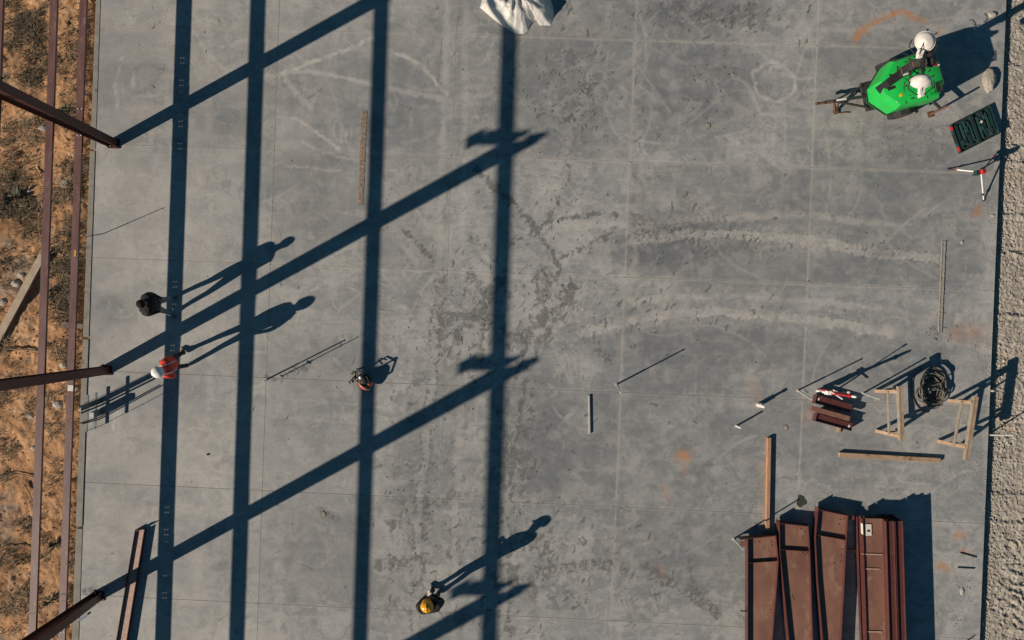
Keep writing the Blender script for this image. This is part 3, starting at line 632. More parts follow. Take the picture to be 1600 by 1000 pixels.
flat_beam(o, [(1168.5,841),(1168.7,879),(1168.5,1000),(1168,1240)], [(1212.5,836),(1216.5,878),(1207,1000),(1190,1240)], .07, .22, stiff=[((1170,880),(1215,877))], endplate=((1157,843),(1213,837)))
mb = MB(); mb.bar(W(1156,850,.2), W(1168,849,.2), .14, .012); mb.build('bracket', M['primer_dusty'], o)
mb = MB(); mb.bar(W(1157,954.5,.2), W(1168,955,.2), .012, .07); mb.build('bracket', M['primer'], o)
web_bits(o, [(1180,847),(1186,846),(1205,846),(1206,852),(1207,957),(1204,953)], .187, 'darksteel')
o = stock('middle tapered steel beam between two other tapered beams', (1245,950), group=B3)
flat_beam(o, [(1218,814),(1219,862),(1233,1000),(1257,1240)], [(1263,820),(1265.5,862),(1270,1000),(1276,1240)], .07, .22, stiff=[((1220,859),(1264,862))], endplate=((1217,817.5),(1263.5,822.5)))
web_bits(o, [(1251,826),(1258,830),(1254,863),(1258,866),(1261,864),(1238,932),(1240,936)], .187, 'darksteel')
o = stock('tapered steel beam with the skewed end beside the narrow beam stack', (1300,950), group=B3)
flat_beam(o, [(1279,793),(1274.5,841),(1278,908),(1286,1000),(1304,1240)], [(1325,804.5),(1322.5,843.5),(1319.5,908),(1314.5,1000),(1304,1240+30)], .07, .22, stiff=[((1276,836),(1321.5,844))], endplate=((1281,797),(1326,806)))
mb = MB(); mb.bar(W(1326,809,.2), W(1335,809,.2), .11, .012); mb.build('bracket', M['primer'], o)
web_bits(o, [(1313,812),(1318,810),(1311,819),(1316,858),(1318,862),(1315,866),(1317,870),(1314,876),(1303,880)], .187, 'darksteel')
# narrow beams stacked three high
NB = 'narrow steel beams stacked three high'
names = [('bottom wide steel beam of the high stack by the right slab edge', .06), ('second wide steel beam up in the high stack', .20), ('topmost wide steel beam of the high stack, with white tags', .34)]
def pl(x, y, h): q = W(x, y, .48); return q
for k, (lab, z) in enumerate(names):
    o = stock(lab, (1363,950), group=NB)
    # plan positions fixed at slab level so the three stand plumb on each other
    ht = z + .135
    def P2(x, y): q = W(x, y, .475); return ((q.x)/((CAM_H-ht)/CAM_H/PXM)+800, 500-q.y/((CAM_H-ht)/CAM_H/PXM))
    e_ = (0, 1.6, .6)[k]; flat_beam(o, [P2(1347.5+e_,811-e_),P2(1354+e_,1000),P2(1362+e_,1240)], [P2(1382+e_,812-e_),P2(1388+e_,1000),P2(1396+e_,1240)], z, .112)
    if k == 2:
        c = W(1350.5,826,.46); mb = MB(); a = W(1357,828,.42); mb.box((a.x, a.y, .427), (.15,.30,.003), rz=R(1)); t_ = mb.build('paper_tag', M['label'], o)
        mb = MB(); mb.box((a.x, a.y-.02, .4305), (.07,.06,.002), rz=R(1)); mb.build('tag_print', M['black'], t_)
        b = W(1347.4,826,.40); mb = MB(); mb.box((b.x-.012, b.y, .405), (.006,.28,.11), rz=R(2)); mb.build('edge_tag', M['label'], o)
        for (x, y, L_, a_) in ((1362,866,.55,.03), (1364,889,.35,.02), (1366,987,.4,.02)):
            q = W(x, y, .42); mb = MB(); mb.box((q.x, q.y, .4265), (L_, .03, .003), rz=-a_); mb.build('weld_strip', M['pinkdust'], o)
for k, (xa, xb, lab) in enumerate(((1384.8, 1397, 'steel channel between the wide stack and the outer channel'), (1399, 1410.5, 'outermost steel channel of the stack, casting the broad shadow'))):
    for lev in range(4):
        z = .06 + lev*.145; ht = z+.125
        o = stock(('lowest ' if lev == 0 else 'second layer ' if lev == 1 else 'third layer ' if lev == 2 else 'top layer ') + lab, ((xa+xb)/2,950), group='steel channels stacked beside the wide beams', name='steel_channel')
        def P3(x, y): q = W(x, y, .62); return ((q.x)/((CAM_H-ht)/CAM_H/PXM)+800, 500-q.y/((CAM_H-ht)/CAM_H/PXM))
        flat_beam(o, [P3(xa,812+lev),P3(xa+5.6,1000),P3(xa+12,1240)], [P3(xb,812+lev),P3(xb+5.6,1000),P3(xb+12,1240)], z, .125, m='primer')
for k, (y, xa, xb) in enumerate(((858, 1166, 1412), (1045, 1172, 1420), (1200, 1175, 1420))):
    mb = MB(); mb.bar(W(xa, y, 0)+EZ*.03, W(xb, y+4, 0)+EZ*.03, .09, .058)
    q = W((xa+xb)/2, y+2); o = mb.build('dunnage_timber', M['wood_grey'], loc=(q.x, q.y, 0)); tag(o, 'timber bearer under the top end of the steel stack' if k == 0 else 'timber bearer under the steel stack, second from its top end' if k == 1 else 'timber bearer under the far end of the steel stack', 'timber', 'bearers under the steel stack')
# small beam lower left, lying on its side
o = stock('small dusty steel beam lying alone at the lower left, crossed by a column shadow', (205,910))
flat_beam(o, [(211,828),(181.5,1000),(168.5,1075)], [(225,829),(197.5,1000),(185.5,1075)], .004, .135, m='pinkdust', t=.012)
mb = MB(); a = W(222.5,826,.1); mb.bar(W(214,829,.12), W(226,826,.12), .012, .15); mb.build('end_plate', M['primer'], o)

# three short beams beside the red pole
SB = 'short steel beams in the small pile'
def short_beam(px, py, z, fh, dp, L, lab, m):
    c = W(px, py, z+fh); o = thing('short_beam', lab, 'beam', (c.x, c.y, z), SB); rz = R(-15.5); ex = Vector((math.cos(rz), math.sin(rz), 0)); ey = Vector((-ex.y, ex.x, 0))
    for s_, n in ((1, 'flange'), (-1, 'flange')):
        mb = MB(); q = c + ey*s_*(dp/2); mb.box((q.x, q.y, z+fh/2), (L, .012, fh), rz=rz); mb.build(n, M[m], o)
    mb = MB(); mb.box((c.x, c.y, z+fh*.72), (L, dp-.016, .01), rz=rz); mb.build('web', M[m], o)
    mb = MB(); q = c - ex*(L/2+.008); mb.box((q.x, q.y, z+fh/2), (.012, dp+.02, fh*1.0), rz=rz); mb.build('end_plate', M[m], o)
    mb = MB(); q = c + (-ex*(L/2-.07) + ey*(.02) if py < 655 else ex*(L/2-.09)); mb.box((q.x, q.y, z+fh*.72+.009), (.05,.07,.004), rz=rz); mb.build('paper_tag', M['label'], o)
short_beam(1303.5,631.5,.06,.20,.22,.98,'dark red short steel beam next to the red and white pole','primer')
short_beam(1304.5,660,.06,.20,.20,1.0,'dark red short steel beam lying over the wood block','primer')
mb = MB(); c = W(1298,646,.34); mb.box((c.x, c.y, .302), (1.06,.13,.075), rz=R(-15.5)); o = mb.build('steel_tube', M['primer_dusty'], loc=(c.x, c.y, .264), bevel=.008)
tag(o, 'brown square steel tube lying on top across two short beams', 'tube')
for k, (x, y, x2, y2, lab) in enumerate(((1309,676,1313,650,'pale wood block sticking out under the short beams'), (1298,652,1302,622,'wood block hidden under the middle of the short beams'))):
    mb = MB(); a, b = W(x, y), W(x2, y2); mb.bar(a+EZ*.03, b+EZ*.03, .08, .056); q = (a+b)/2
    tag(mb.build('wood_block', M['wood'], loc=(q.x, q.y, 0)), lab, 'wood block', 'blocks under the short beams')
# tall red and white pole tool leaning over the pile
b = W(1277,611); o = thing('pole_tool', 'tall red and white pole tool leaning over the short steel beams', 'tool', tuple(b))
T = W(1336,620,1.12); d = T-b
def on(u): return b + d*u
mb = MB(); mb.cyl(on(.0), on(.16), .05, 10, .04); mb.build('foot', M['white'], o, smooth=True)
mb = MB(); mb.cyl(on(.14), on(.42), .035, 10); mb.box(on(.30), (.11,.10,.22)); mb.build('lower_tube', M['white'], o)
mb = MB(); mb.cyl(on(.05)+Vector((.0,.05,.02)), on(.5)+Vector((0,.05,.02)), .028, 8); mb.build('side_rod', M['crimson'], o)
mb = MB(); mb.cyl(on(.40), on(.93), .036, 10); mb.box(on(.86), (.05,.10,.05)); mb.build('upper_tube', M['crimson'], o)
mb = MB(); mb.cyl(on(.90), on(1.03), .03, 10); mb.build('tip', M['white'], o)
mb = MB(); mb.cyl(on(.45)+Vector((-.1,.06,.05)), on(.45)+Vector((.22,-.14,.02)), .02, 8); mb.cyl(on(.50)+Vector((-.06,.10,.0)), on(.50)+Vector((.12,.02,.0)), .02, 8); mb.build('handle', M['white'], o)
mb = MB(); mb.cyl(on(.42)+Vector((.02,.04,.0)), on(.42)+Vector((.30,.02,.62)), .017, 8); mb.build('second_rod', M['darksteel'], o)
b2 = W(1303,612); b = b2; o = thing('slim_rod', 'slim dark rod standing between the red and white pole and the pale pole', 'rod', tuple(b2))
mb = MB(); T = W(1325,613,1.15); mb.cyl(b2, b2.lerp(T,.45), .022, 8); mb.cyl(b2.lerp(T,.45), T, .014, 8); mb.build('shaft', M['darksteel'], o)
mb = MB(); mb.cyl(T, T+EZ*.05, .028, 8); mb.build('knob', M['white'], o)

# poles, stakes and stub-ups
def pole(base, tip, h, r, lab, m='palepole', name='pole', r2=None, cat='pole', cap=None, foot=True):
    b, T = W(*base), W(tip[0], tip[1], h); o = thing(name, lab, cat, tuple(b))
    mb = MB(); mb.cyl(b+EZ*.004, b.lerp(T,.42), r, 8); mb.build('lower_tube', M[m], o)
    mb = MB(); mb.cyl(b.lerp(T,.42), T, r2 or r*.8, 8); mb.build('upper_tube', M[m], o)
    mb = MB(); mb.lathe(T-(T-b).normalized()*.01, [(.0,.0),(r*1.05,0),(r*1.05,.02),(0,.022)], 8, (T-b)); mb.build('cap', M[cap or m], o)
    if foot: mb = MB(); mb.lathe(b, [(r*1.9,.002),(r*1.9,.010),(r,.012)], 10); mb.build('foot_ring', M[m], o)
    return o
G_P = None
pole((963.5,600.5),(969,613),1.06,.024,'lone pale pole standing at a joint in the middle of the slab')
pole((1246.5,610),(1268,624.5),1.0,.024,'pale pole standing left of the red and white pole')
pole((1348.5,614.5),(1372.5,623.5),1.0,.026,'pale pole standing beside the nearer sawhorse')
pole((1146.5,842),(1161,858.5),1.03,.024,'pale pole standing at the corner of the leftmost tapered beam')
o = pole((1549,681),(1590,681.5),1.0,.024,'pale pole standing on the gravel past the slab edge'); o.location.z = -.15
pole((416.5,593),(414,595),1.02,.022,'short pale stake near a joint with a long shadow, left of the orange machine','palepole','stake',cat='stake')
o = pole((440,588),(441,587),.98,.014,'thin dark stake with a cross pin next to the pale stake','darksteel','stake',cat='stake')
b, T = W(440,588), W(441,587,.98); q = b.lerp(T,.36); mb = MB(); mb.cyl(q+Vector((-.05,.03,0)), q+Vector((.05,-.03,.0)), .016, 6); mb.cyl(q+Vector((-.03,-.03,-.03)), q+Vector((.03,.03,.03)), .014, 6); mb.build('cross_pin', M['darksteel'], o)
pole((162,365),(135,369.5),.88,.012,'thin dark stake at the left slab edge above the black shirt man','darksteel','stake',cat='stake',foot=False)
o = pole((1550,611),(1567,612.5),.45,.03,'short pale stub pole at the slab edge beside the farther sawhorse','palepole','stub_pole'); o.location.z = -.15
# plastic stub-ups
def stubup(px, py, prof, lab, ring=False):
    b = W(px, py); o = thing('pipe_stub', lab, 'pipe', tuple(b), 'white pipe stubs')
    for k, (r, z0, z1) in enumerate(prof):
        mb = MB(); mb.cyl(b+EZ*z0, b+EZ*z1, r, 16); mb.build('pipe', M['pvc'], o, smooth=False)
    r, _, z = prof[-1]
    if ring: mb = MB(); mb.lathe(b+EZ*z, [(r*.55,.003),(r*.55,.004),(0,.005)], 12); mb.build('bore', M['black'], o)
    else: mb = MB(); mb.lathe(b+EZ*z, [(r*1.15,-.03),(r*1.15,.012),(r*.8,.022),(0,.026)], 14); mb.build('cap', M['pvc'], o)
    mb = MB(); mb.lathe(b, [(prof[0][0]*1.7,.001),(prof[0][0]*1.6,.006),(prof[0][0]*1.02,.008)], 16); mb.build('grout_ring', M['concrete_lump'], o)
stubup(1185,632.5,[(.058,.0,.23),(.036,.23,.41)],'thicker white pipe stub standing on the slab')
stubup(1150.5,665.5,[(.026,0,.40)],'thinner white pipe stub with an open top',True)
for (x, y, lab) in ((1226.5,669,'round floor cleanout cover left of the short beams'),(1105,197,'small round floor cover in the dark patch at upper right'),(504,804,'small round floor cover at lower left of the slab')):
    c = W(x, y); o = thing('floor_cover', lab, 'floor cover', tuple(c)); mb = MB(); mb.lathe(c, [(.088,.001),(.088,.012),(.070,.014),(.068,.006)], 20); mb.build('rim', M['slab_side'], o)
    mb = MB(); mb.lathe(c, [(.066,.002),(.064,.009),(0,.010)], 16); mb.build('lid', M['concrete_lump'], o)

# conduits at the left edge
q = W(157,635); o = thing('conduit_cluster', 'cluster of grey conduits with two cross rails standing at the left slab edge', 'conduits', tuple(q))
for k, (y, xt, yt, h) in enumerate(((622.5,127,635,.95),(625.5,126,638,.95),(628.6,125.5,641,.93),(633,128,645,.95))):
    b, T = W(158,y), W(xt,yt,h); mb = MB(); mb.cyl(b, T, .027, 8); pp = mb.build('pipe', M['greysteel'], o)
    if k in (0,2): mb = MB(); mb.cyl(T, T+EZ*.02, .03, 8); mb.build('pipe_cap', M['palepole'], pp)
mb = MB(); b, T = W(158,643), W(144,648.5,.46); mb.bar(b, T, .16, .10, up=(1,0,0)); bx_ = mb.build('junction_box', M['greysteel'], o)
mb = MB(); mb.box(T+EZ*.012, (.10,.13,.02)); mb.build('box_lid', M['palepole'], bx_)
for y, xt, yt in ((652,124.5,661.5),(655,129,662)):
    mb = MB(); mb.cyl(W(156,y), W(xt,yt,.92), .017, 8); mb.build('pipe', M['darksteel'], o)
for y, xt, yt, h in ((618.5,132,630,.9),(664,133,674,.95)):
    mb = MB(); mb.cyl(W(160,y), W(xt,yt,h), .008, 6); mb.build('rod', M['darksteel'], o)
for h, xg, ya, yb in ((.14,155,612,669),(.46,153,614,671)):
    mb = MB(); mb.bar(W(xg,ya)+EZ*h, W(xg-2,yb)+EZ*h, .05, .03); mb.build('cross_rail', M['greysteel'], o)
mb = MB(); mb.bar(W(122,970,.0)+EZ*.03, W(138,958.5,.0)+EZ*.03, .05, .02); tag(mb.build('steel_strip', M['blue'], loc=tuple(W(134,963))), 'short blue grey strip beside the lower left column base', 'strip')

# ------------------------------------------------------------------ timbers, sawhorses, bars
def timber(a, b, wd, ht, lab, m, z=.002):
    A, B_ = W(*a, h=ht), W(*b, h=ht); c = (A+B_)/2; mb = MB(); mb.bar(Vector((A.x,A.y,z+ht/2)), Vector((B_.x,B_.y,z+ht/2)), wd, ht)
    return tag(mb.build('timber', M[m], loc=(c.x, c.y, z), bevel=.004), lab, 'timber')
timber((1202.4,684),(1199.6,829),.095,.10,'upright orange timber lying above the leftmost tapered beam','wood_red')
timber((1312,710.5),(1470,719.5),.12,.09,'long sawn timber lying below the sawhorses','wood')
timber((920.3,618),(921.3,678),.045,.05,'short pale strip lying alone in the middle of the slab','palepole')
def sawhorse(ta, tb, legs, h, lab):
    A, B_ = W(*ta, h=h), W(*tb, h=h); c = (A+B_)/2; o = thing('sawhorse', lab, 'sawhorse', (c.x, c.y, 0), 'wooden sawhorses')
    d = (B_-A).normalized(); n = Vector((d.y, -d.x, 0))
    if n.x < 0: n = -n
    dn = EZ*.045
    mb = MB(); mb.bar(A+n*.028-EZ*.022, B_+n*.028-EZ*.022, .062, .04); mb.build('top_board', M['wood'], o)
    mb = MB(); mb.bar(A-n*.032-EZ*.06, B_-n*.032-EZ*.06, .036, .12); mb.build('side_board', M['wood_grey'], o)
    mids = []
    for (bp, u) in legs:
        b = W(*bp); top = A.lerp(B_, u); top.z = h-.06; b.z = .02
        mb = MB(); mb.bar(b, top - n*.04, .045, .085, up=d); mb.build('leg', M['wood'], o)
        b2 = top + n*abs((top-b).dot(n)); b2.z = .02
        mb = MB(); mb.bar(b2, top + n*.05, .045, .085, up=d); mb.build('leg', M['wood'], o)
        mb = MB(); k = .45; mb.bar(b.lerp(top,k)-d*.05, b2.lerp(top,k)-d*.05, .03, .09); mb.build('brace', M['wood_grey'], o)
        mids.append(b.lerp(top-n*.04,.62))
    mb = MB(); mb.bar(mids[0]-n*.03, mids[1]-n*.03, .03, .085); mb.build('stretcher', M['wood_grey'], o)
    return o
sawhorse((1407,604),(1410,689),(((1367,611),.10),((1368,673),.92)),.85,'wooden sawhorse nearer the short beams, hose coil beside it')
sawhorse((1526,620),(1511,720),(((1481,626),.10),((1464.5,689),.80)),.85,'wooden sawhorse overhanging the right slab edge')
for p, q, lab in (((1500,863.5),(1525,870.5),'thin dark bar lying askew by the right slab edge'),((1496,886.5),(1522,888),'thin dark bar lying level by the right slab edge'),((1510,1001),(1522,993),'short dark bar at the lower right slab edge')):
    a, b = W(*p), W(*q); mb = MB(); mb.bar(a+EZ*.014, b+EZ*.014, .022, .022); tag(mb.build('flat_bar', M['darksteel'], loc=tuple((a+b)/2)), lab, 'bar')
# dirt-filled slots in the slab
for k, (p, q, wd, lab) in enumerate((((569.5,173),(563.5,321),.165,0),((1474.5,376),(1468.5,520),.12,1))):
    a, b = W(*p), W(*q); n = 130; d = (b-a)/n; nn = Vector((-d.y, d.x, 0)).normalized()
    X = np.zeros((n+1, 9)); Y = X.copy(); Z = X.copy()
    for i in range(n+1):
        for j in range(9):
            v = (j/8-.5)*wd*(1 if j not in (0,8) else 1+random.uniform(-.18,.12)); pt = a + d*i + nn*v
            X[i,j], Y[i,j] = pt.x, pt.y; Z[i,j] = .004 if j in (0,8) else random.uniform(.003,.014) if k == 0 else (random.uniform(.018,.03) if j in (1,7) else .006 + random.uniform(0,.012))
    ob = grid_mesh('dirt_strip', X[:, ::-1], Y[:, ::-1], Z[:, ::-1], mat('slot_fill%d' % k, (.33,.25,.19) if k == 0 else (.31,.285,.25), (.13,.095,.07) if k == 0 else (.20,.18,.155), 14, .95, .6, 40)); ob.parent = slab

# hose coil
hc = W(1451,608); o = thing('hose_coil', 'coil of dirty black hose lying between the two sawhorses', 'hose', tuple(hc))
def loop(cx, cy, rx, ry, z, r, a0, turns, seed, m='hose'):
    rnd = random.Random(seed); ph = [rnd.uniform(0,6.28) for _ in range(4)]; pts = []
    N = int(34*turns)
    for i in range(N+1):
        t = a0 + 2*math.pi*turns*i/N; k = 1 + .10*math.sin(2*t/turns+ph[0]) + .05*math.sin(3*t+ph[1])
        c = W(cx + rnd.uniform(-.3,.3), cy + rnd.uniform(-.3,.3)); pts.append((c.x + rx*k*math.cos(t)/PXM, c.y + ry*k*math.sin(t)/PXM, z + .02*math.sin(t*1.3+ph[2]) + .02))
    mb = MB(); mb.tube(pts, r, 6); return mb.build('coil', M[m], o, smooth=True)
for k in range(13):
    loop(1453+random.uniform(-5,5), 607+random.uniform(-8,8), random.uniform(10,21), random.uniform(15,29), .02+.011*k, .0145, random.uniform(0,6), 1.1, 100+k)
loop(1450,592,14,10,.22,.017,0,1.2,130); loop(1453,618,15,12,.2,.017,1,1.2,131)
pts = [W(x, y)+EZ*.02 for x, y in ((1440,572),(1428,586),(1423,600),(1424,618),(1430,632),(1438,641),(1450,644))]; mb = MB(); mb.tube(pts, .017, 6); mb.build('loose_end', M['hose'], o, smooth=True)

# ------------------------------------------------------------------ people
def person(root, lab, facing, ank, toe, mats, lean=(0,0), arms=None, hat=None, head_pitch=.0, head_yaw=0., hgt=1.76, bulk=1.0, hipdir=None, vest=False, hips_z=.93):
    rt = W(*root); f = Vector((math.cos(facing), math.sin(facing), 0)); l = Vector((-f.y, f.x, 0)); s = hgt/1.76
    o = thing('person', lab, 'person', tuple(rt), 'people on the slab')
    V = []; E = []; RAD = []; TAG = []
    def v(p, r, parent=None, t='skin'):
        V.append(Vector(p)); RAD.append(r); i = len(V)-1
        if parent is not None: E.append((parent, i)); TAG.append(t)
        return i
    ln = Vector((lean[0], lean[1], 0))
    P = rt + EZ*hips_z*s
    def up(z, fw=0, lt=0): u = (z-.93)/.8; return rt + ln*u*(1.0) + f*fw + l*lt + EZ*(z*s if z > .93 else z*s)
    pel = v(P, .145*bulk, None)
    bel = v(up(1.08, .01), .130*bulk, pel, 'shirt'); che = v(up(1.26, .0), .178*bulk, bel, 'shirt'); uch = v(up(1.38,-.01), .165*bulk, che, 'shirt')
    tz = v(up(1.44,.0), .130*bulk, uch, 'shirt'); nk = v(up(1.49,.0), .098, tz, 'shirt')
    hf = Vector((math.cos(facing+head_yaw), math.sin(facing+head_yaw), 0))
    hb = up(1.51,.01) + EZ*.02; hc_ = hb + EZ*.105 + hf*(.03+head_pitch*.10) - EZ*head_pitch*.04; hd0 = v(hb, .080, nk, 'skin'); hd = v(hc_, .098, hd0, 'skin'); cr = v(hc_+EZ*.055+hf*head_pitch*.05-hf*.01, .080, hd, 'skin')
    hand_info = []
    for sd in (1, -1):
        hj = v(rt + l*sd*.095 + EZ*(hips_z-.03)*s, .105*bulk, pel, 'pants'); A = rt + Vector((ank[0 if sd > 0 else 1][0], ank[0 if sd > 0 else 1][1], .085))
        hp = V[hj]; kn = hp.lerp(A, .5) + f*.05 + EZ*.01; k_ = v(kn, .070, hj, 'pants'); cf = v(kn.lerp(A,.35)-f*.015, .064, k_, 'pants'); a_ = v(A, .050, cf, 'pants')
        td = toe[0 if sd > 0 else 1]; td = Vector((math.cos(td), math.sin(td), 0))
        v(A - td*.07 - EZ*.035, .042, a_, 'shoe'); b_ = v(A + td*.10 - EZ*.045, .042, a_, 'shoe'); v(A + td*.17 - EZ*.052, .034, b_, 'shoe')
        sh = v(up(1.38,-.01, sd*.19*bulk), .092*bulk, uch, 'shirt')
        (e, w_) = arms[0 if sd > 0 else 1]; sp = V[sh]
        el = rt + ln*.4 + f*e[0] + l*sd*e[1] + EZ*e[2]*s; wr = rt + ln*.3 + f*w_[0] + l*sd*w_[1] + EZ*w_[2]*s
        e_ = v(el, .060*bulk, sh, 'shirt'); fo = v(el.lerp(wr,.45), .045*bulk, e_, 'sleeve'); w1 = v(wr, .030, fo, 'sleeve')
        hdv = (wr-el).normalized(); pm = v(wr + hdv*.055, .034, w1, 'skin'); side = hdv.cross(EZ); side = side.normalized() if side.length > .1 else l
        cur = hdv.lerp(-EZ*.5 + f*.5, .25).normalized()
        for q, L_ in ((-.030,.070),(-.010,.082),(.010,.078),(.030,.060)):
            b0 = v(wr + hdv*.10 + side*q, .0095, pm, 'skin'); b1 = v(wr + hdv*(.10+L_*.5) + side*q*1.15, .009, b0, 'skin'); v(wr + hdv*(.10+L_*.5) + cur*L_*.5 + side*q*1.2, .008, b1, 'skin')
        t0 = v(wr + hdv*.045 + side*sd*.045 + f*.01, .011, pm, 'skin'); v(wr + hdv*.085 + side*sd*.062 + f*.02, .009, t0, 'skin')
        hand_info.append(wr + hdv*.09)
    me = bpy.data.meshes.new('tmp'); me.from_pydata([tuple(p-rt) for p in V], E, []); ob = bpy.data.objects.new('tmp', me); COL.objects.link(ob)
    ob.modifiers.new('Skin', 'SKIN'); sv = me.skin_vertices[0].data
    for i, r in enumerate(RAD): sv[i].radius = (r, r)
    sv[0].use_root = True
    sub = ob.modifiers.new('Sub', 'SUBSURF'); sub.levels = 2; sub.render_levels = 2
    dg = bpy.context.evaluated_depsgraph_get(); me2 = bpy.data.meshes.new_from_object(ob.evaluated_get(dg)); bpy.data.objects.remove(ob)
    me2.name = 'body'; me2.materials.clear(); order = ['skin','shirt','pants','shoe','sleeve']
    for k in order: me2.materials.append(mats[k])
    pc = np.zeros(len(me2.polygons)*3); me2.polygons.foreach_get('center', pc); pc = pc.reshape(-1,3); best = np.full(len(pc), 1e9); idx = np.zeros(len(pc), int)
    for (a, b), t in zip(E, TAG):
        A = np.array(V[a]-rt); B_ = np.array(V[b]-rt); d = B_-A; u = np.clip(((pc-A)@d)/max(d@d,1e-9), 0, 1); D = np.linalg.norm(pc-A-u[:,None]*d, axis=1)/max(.3, (RAD[a]+RAD[b])*8)
        m_ = D < best; best[m_] = D[m_]; idx[m_] = order.index(t)
    me2.polygons.foreach_set('material_index', idx.astype(np.int32)); me2.polygons.foreach_set('use_smooth', [True]*len(me2.polygons)); me2.update()
    bo = bpy.data.objects.new('body', me2); COL.objects.link(bo); bo.parent = o
    # face
    hu = (EZ + hf*head_pitch*.6).normalized(); hl = Vector((-hf.y, hf.x, 0)); ff = hl.cross(hu)*-1
    if ff.dot(hf) < 0: ff = -ff
    c = hc_ - hf*.005
    mb = MB(); mb.add([c+ff*.085-hu*.00+hl*.012, c+ff*.085-hl*.012, c+ff*.118-hu*.03, c+ff*.085-hu*.04+hl*.016, c+ff*.085-hu*.04-hl*.016, c+ff*.09+hu*.02], [(0,2,5),(5,2,1),(0,3,2),(2,4,1),(3,4,2)]); mb.build('nose', mats['skin'], o)
    for sd in (1,-1):
        mb = MB(); mb.lathe(c+ff*.083+hl*sd*.033+hu*.015, [(.012,0),(.008,.006),(0,.008)], 8, ff); mb.build('eye', M['black'], o)
        mb = MB(); mb.lathe(c+hl*sd*.085-hu*.01, [(.030,0),(.026,.016),(.01,.018)], 8, hl*sd, sc=(.6,1)); mb.build('ear', mats['skin'], o)
    mb = MB(); mb.bar(c+ff*.086-hu*.058-hl*.024, c+ff*.086-hu*.058+hl*.024, .010, .010); mb.build('mouth', M['crimson'], o)
    if hat:
        hcn = c + hu*.055 - hf*.005
        mb = MB(); mb.lathe(hcn, [(.128,0),(.146,.004),(.140,.03),(.126,.08),(.098,.120),(.052,.146),(0,.153)], 20, hu, sc=(1,1.12)); ho = mb.build('hard_hat', hat, o, smooth=True)
        mb = MB(); mb.lathe(hcn+ff*.085, [(.118,-.004),(.122,.002),(.10,.012)], 18, (hu+ff*.25), sc=(1,.85)); mb.build('brim', hat, ho, smooth=True)
        mb = MB(); mb.tube([hcn+hu*.05-ff*.143, hcn+hu*.115-ff*.10, hcn+hu*.154-ff*.03, hcn+hu*.154+ff*.03, hcn+hu*.115+ff*.10, hcn+hu*.05+ff*.143], .016, 6); mb.build('ridge', hat, ho, smooth=True)
    else:
        mb = MB(); mb.lathe(c+hu*.028-ff*.022, [(.094,-.05),(.106,-.02),(.106,.03),(.088,.075),(.05,.098),(0,.105)], 16, (hu-ff*.25)); mb.build('hair', M['hair'], o, smooth=True)
    if vest:
        mb = MB(); n = 18
        rings = [(.98,.165,.20),(1.12,.160,.20),(1.28,.178,.215),(1.40,.160,.235),(1.47,.11,.16)]
        for (z, rx, ry) in rings:
            cc = up(z, 0)
            for i in range(n):
                t = 2*math.pi*i/n; mb.v.append(cc + f*rx*math.cos(t) + l*ry*math.sin(t))
        for k in range(len(rings)-1):
            for i in range(n): mb.f.append((k*n+i, k*n+(i+1)%n, (k+1)*n+(i+1)%n, (k+1)*n+i)); mb.m.append(0)
        vo = mb.build('vest', M['vest'], o, smooth=True)
        for sd in (1,-1):
            mb = MB(); mb.tube([up(1.20,.185,sd*.10), up(1.42,.150,sd*.11), up(1.50,.03,sd*.11), up(1.44,-.135,sd*.11), up(1.2,-.185,sd*.10)], .014, 6); mb.build('stripe', M['vest_stripe'], vo)
    return o, hand_info
base_m = dict(skin=M['skin'])
person((271,477), 'man in black shirt and jeans walking beside the left slab edge, no helmet', R(-8), ((-.02,.20),(-.05,-.23)), (R(-4),R(-42)),
       dict(skin=M['skin'], shirt=M['shirt_black'], pants=M['denim'], shoe=M['shoe_dark'], sleeve=M['shirt_black']), arms=(((-.04,.25,1.13),(.12,.19,.97)),((-.04,.25,1.13),(.13,.17,.98))), head_yaw=-.5, hgt=1.84, bulk=1.14)
person((296,565), 'worker in red vest and white hard hat striding past the conduits', R(192), ((-.04,-.10),(-.12,.26)), (R(205),R(120)),
       dict(skin=M['skin'], shirt=M['vest'], pants=M['trousers'], shoe=M['shoe_tan'], sleeve=M['trousers']), lean=(.10,-.16), arms=(((-.06,.24,1.12),(.16,.20,1.00)),((-.05,.24,1.12),(.17,.18,1.02))), hat=M['helmet_white'], head_pitch=.35, head_yaw=.35, vest=True, hgt=1.84)
_, hands = person((680,920), 'worker in black jacket and yellow hard hat at the bottom of the slab', R(100), ((-.05,.02),(.10,-.10)), (R(112),R(80)),
       dict(skin=M['skin'], shirt=M['jacket'], pants=M['trousers'], shoe=M['shoe_dark'], sleeve=M['jacket']), lean=(-.02,.10), arms=(((-.02,.32,1.12),(.20,.10,1.10)),((-.02,.32,1.12),(.20,.10,1.10))), hat=M['helmet_yellow'], head_pitch=.45, bulk=1.22, hgt=1.70)
ph = (hands[0]+hands[1])/2; mb = MB(); mb.box(ph+EZ*.02, (.075,.15,.010), rz=R(10)); tag(mb.build('phone', M['white'], loc=tuple(ph), bevel=.003), 'pale phone held by the worker in the yellow hard hat', 'phone')

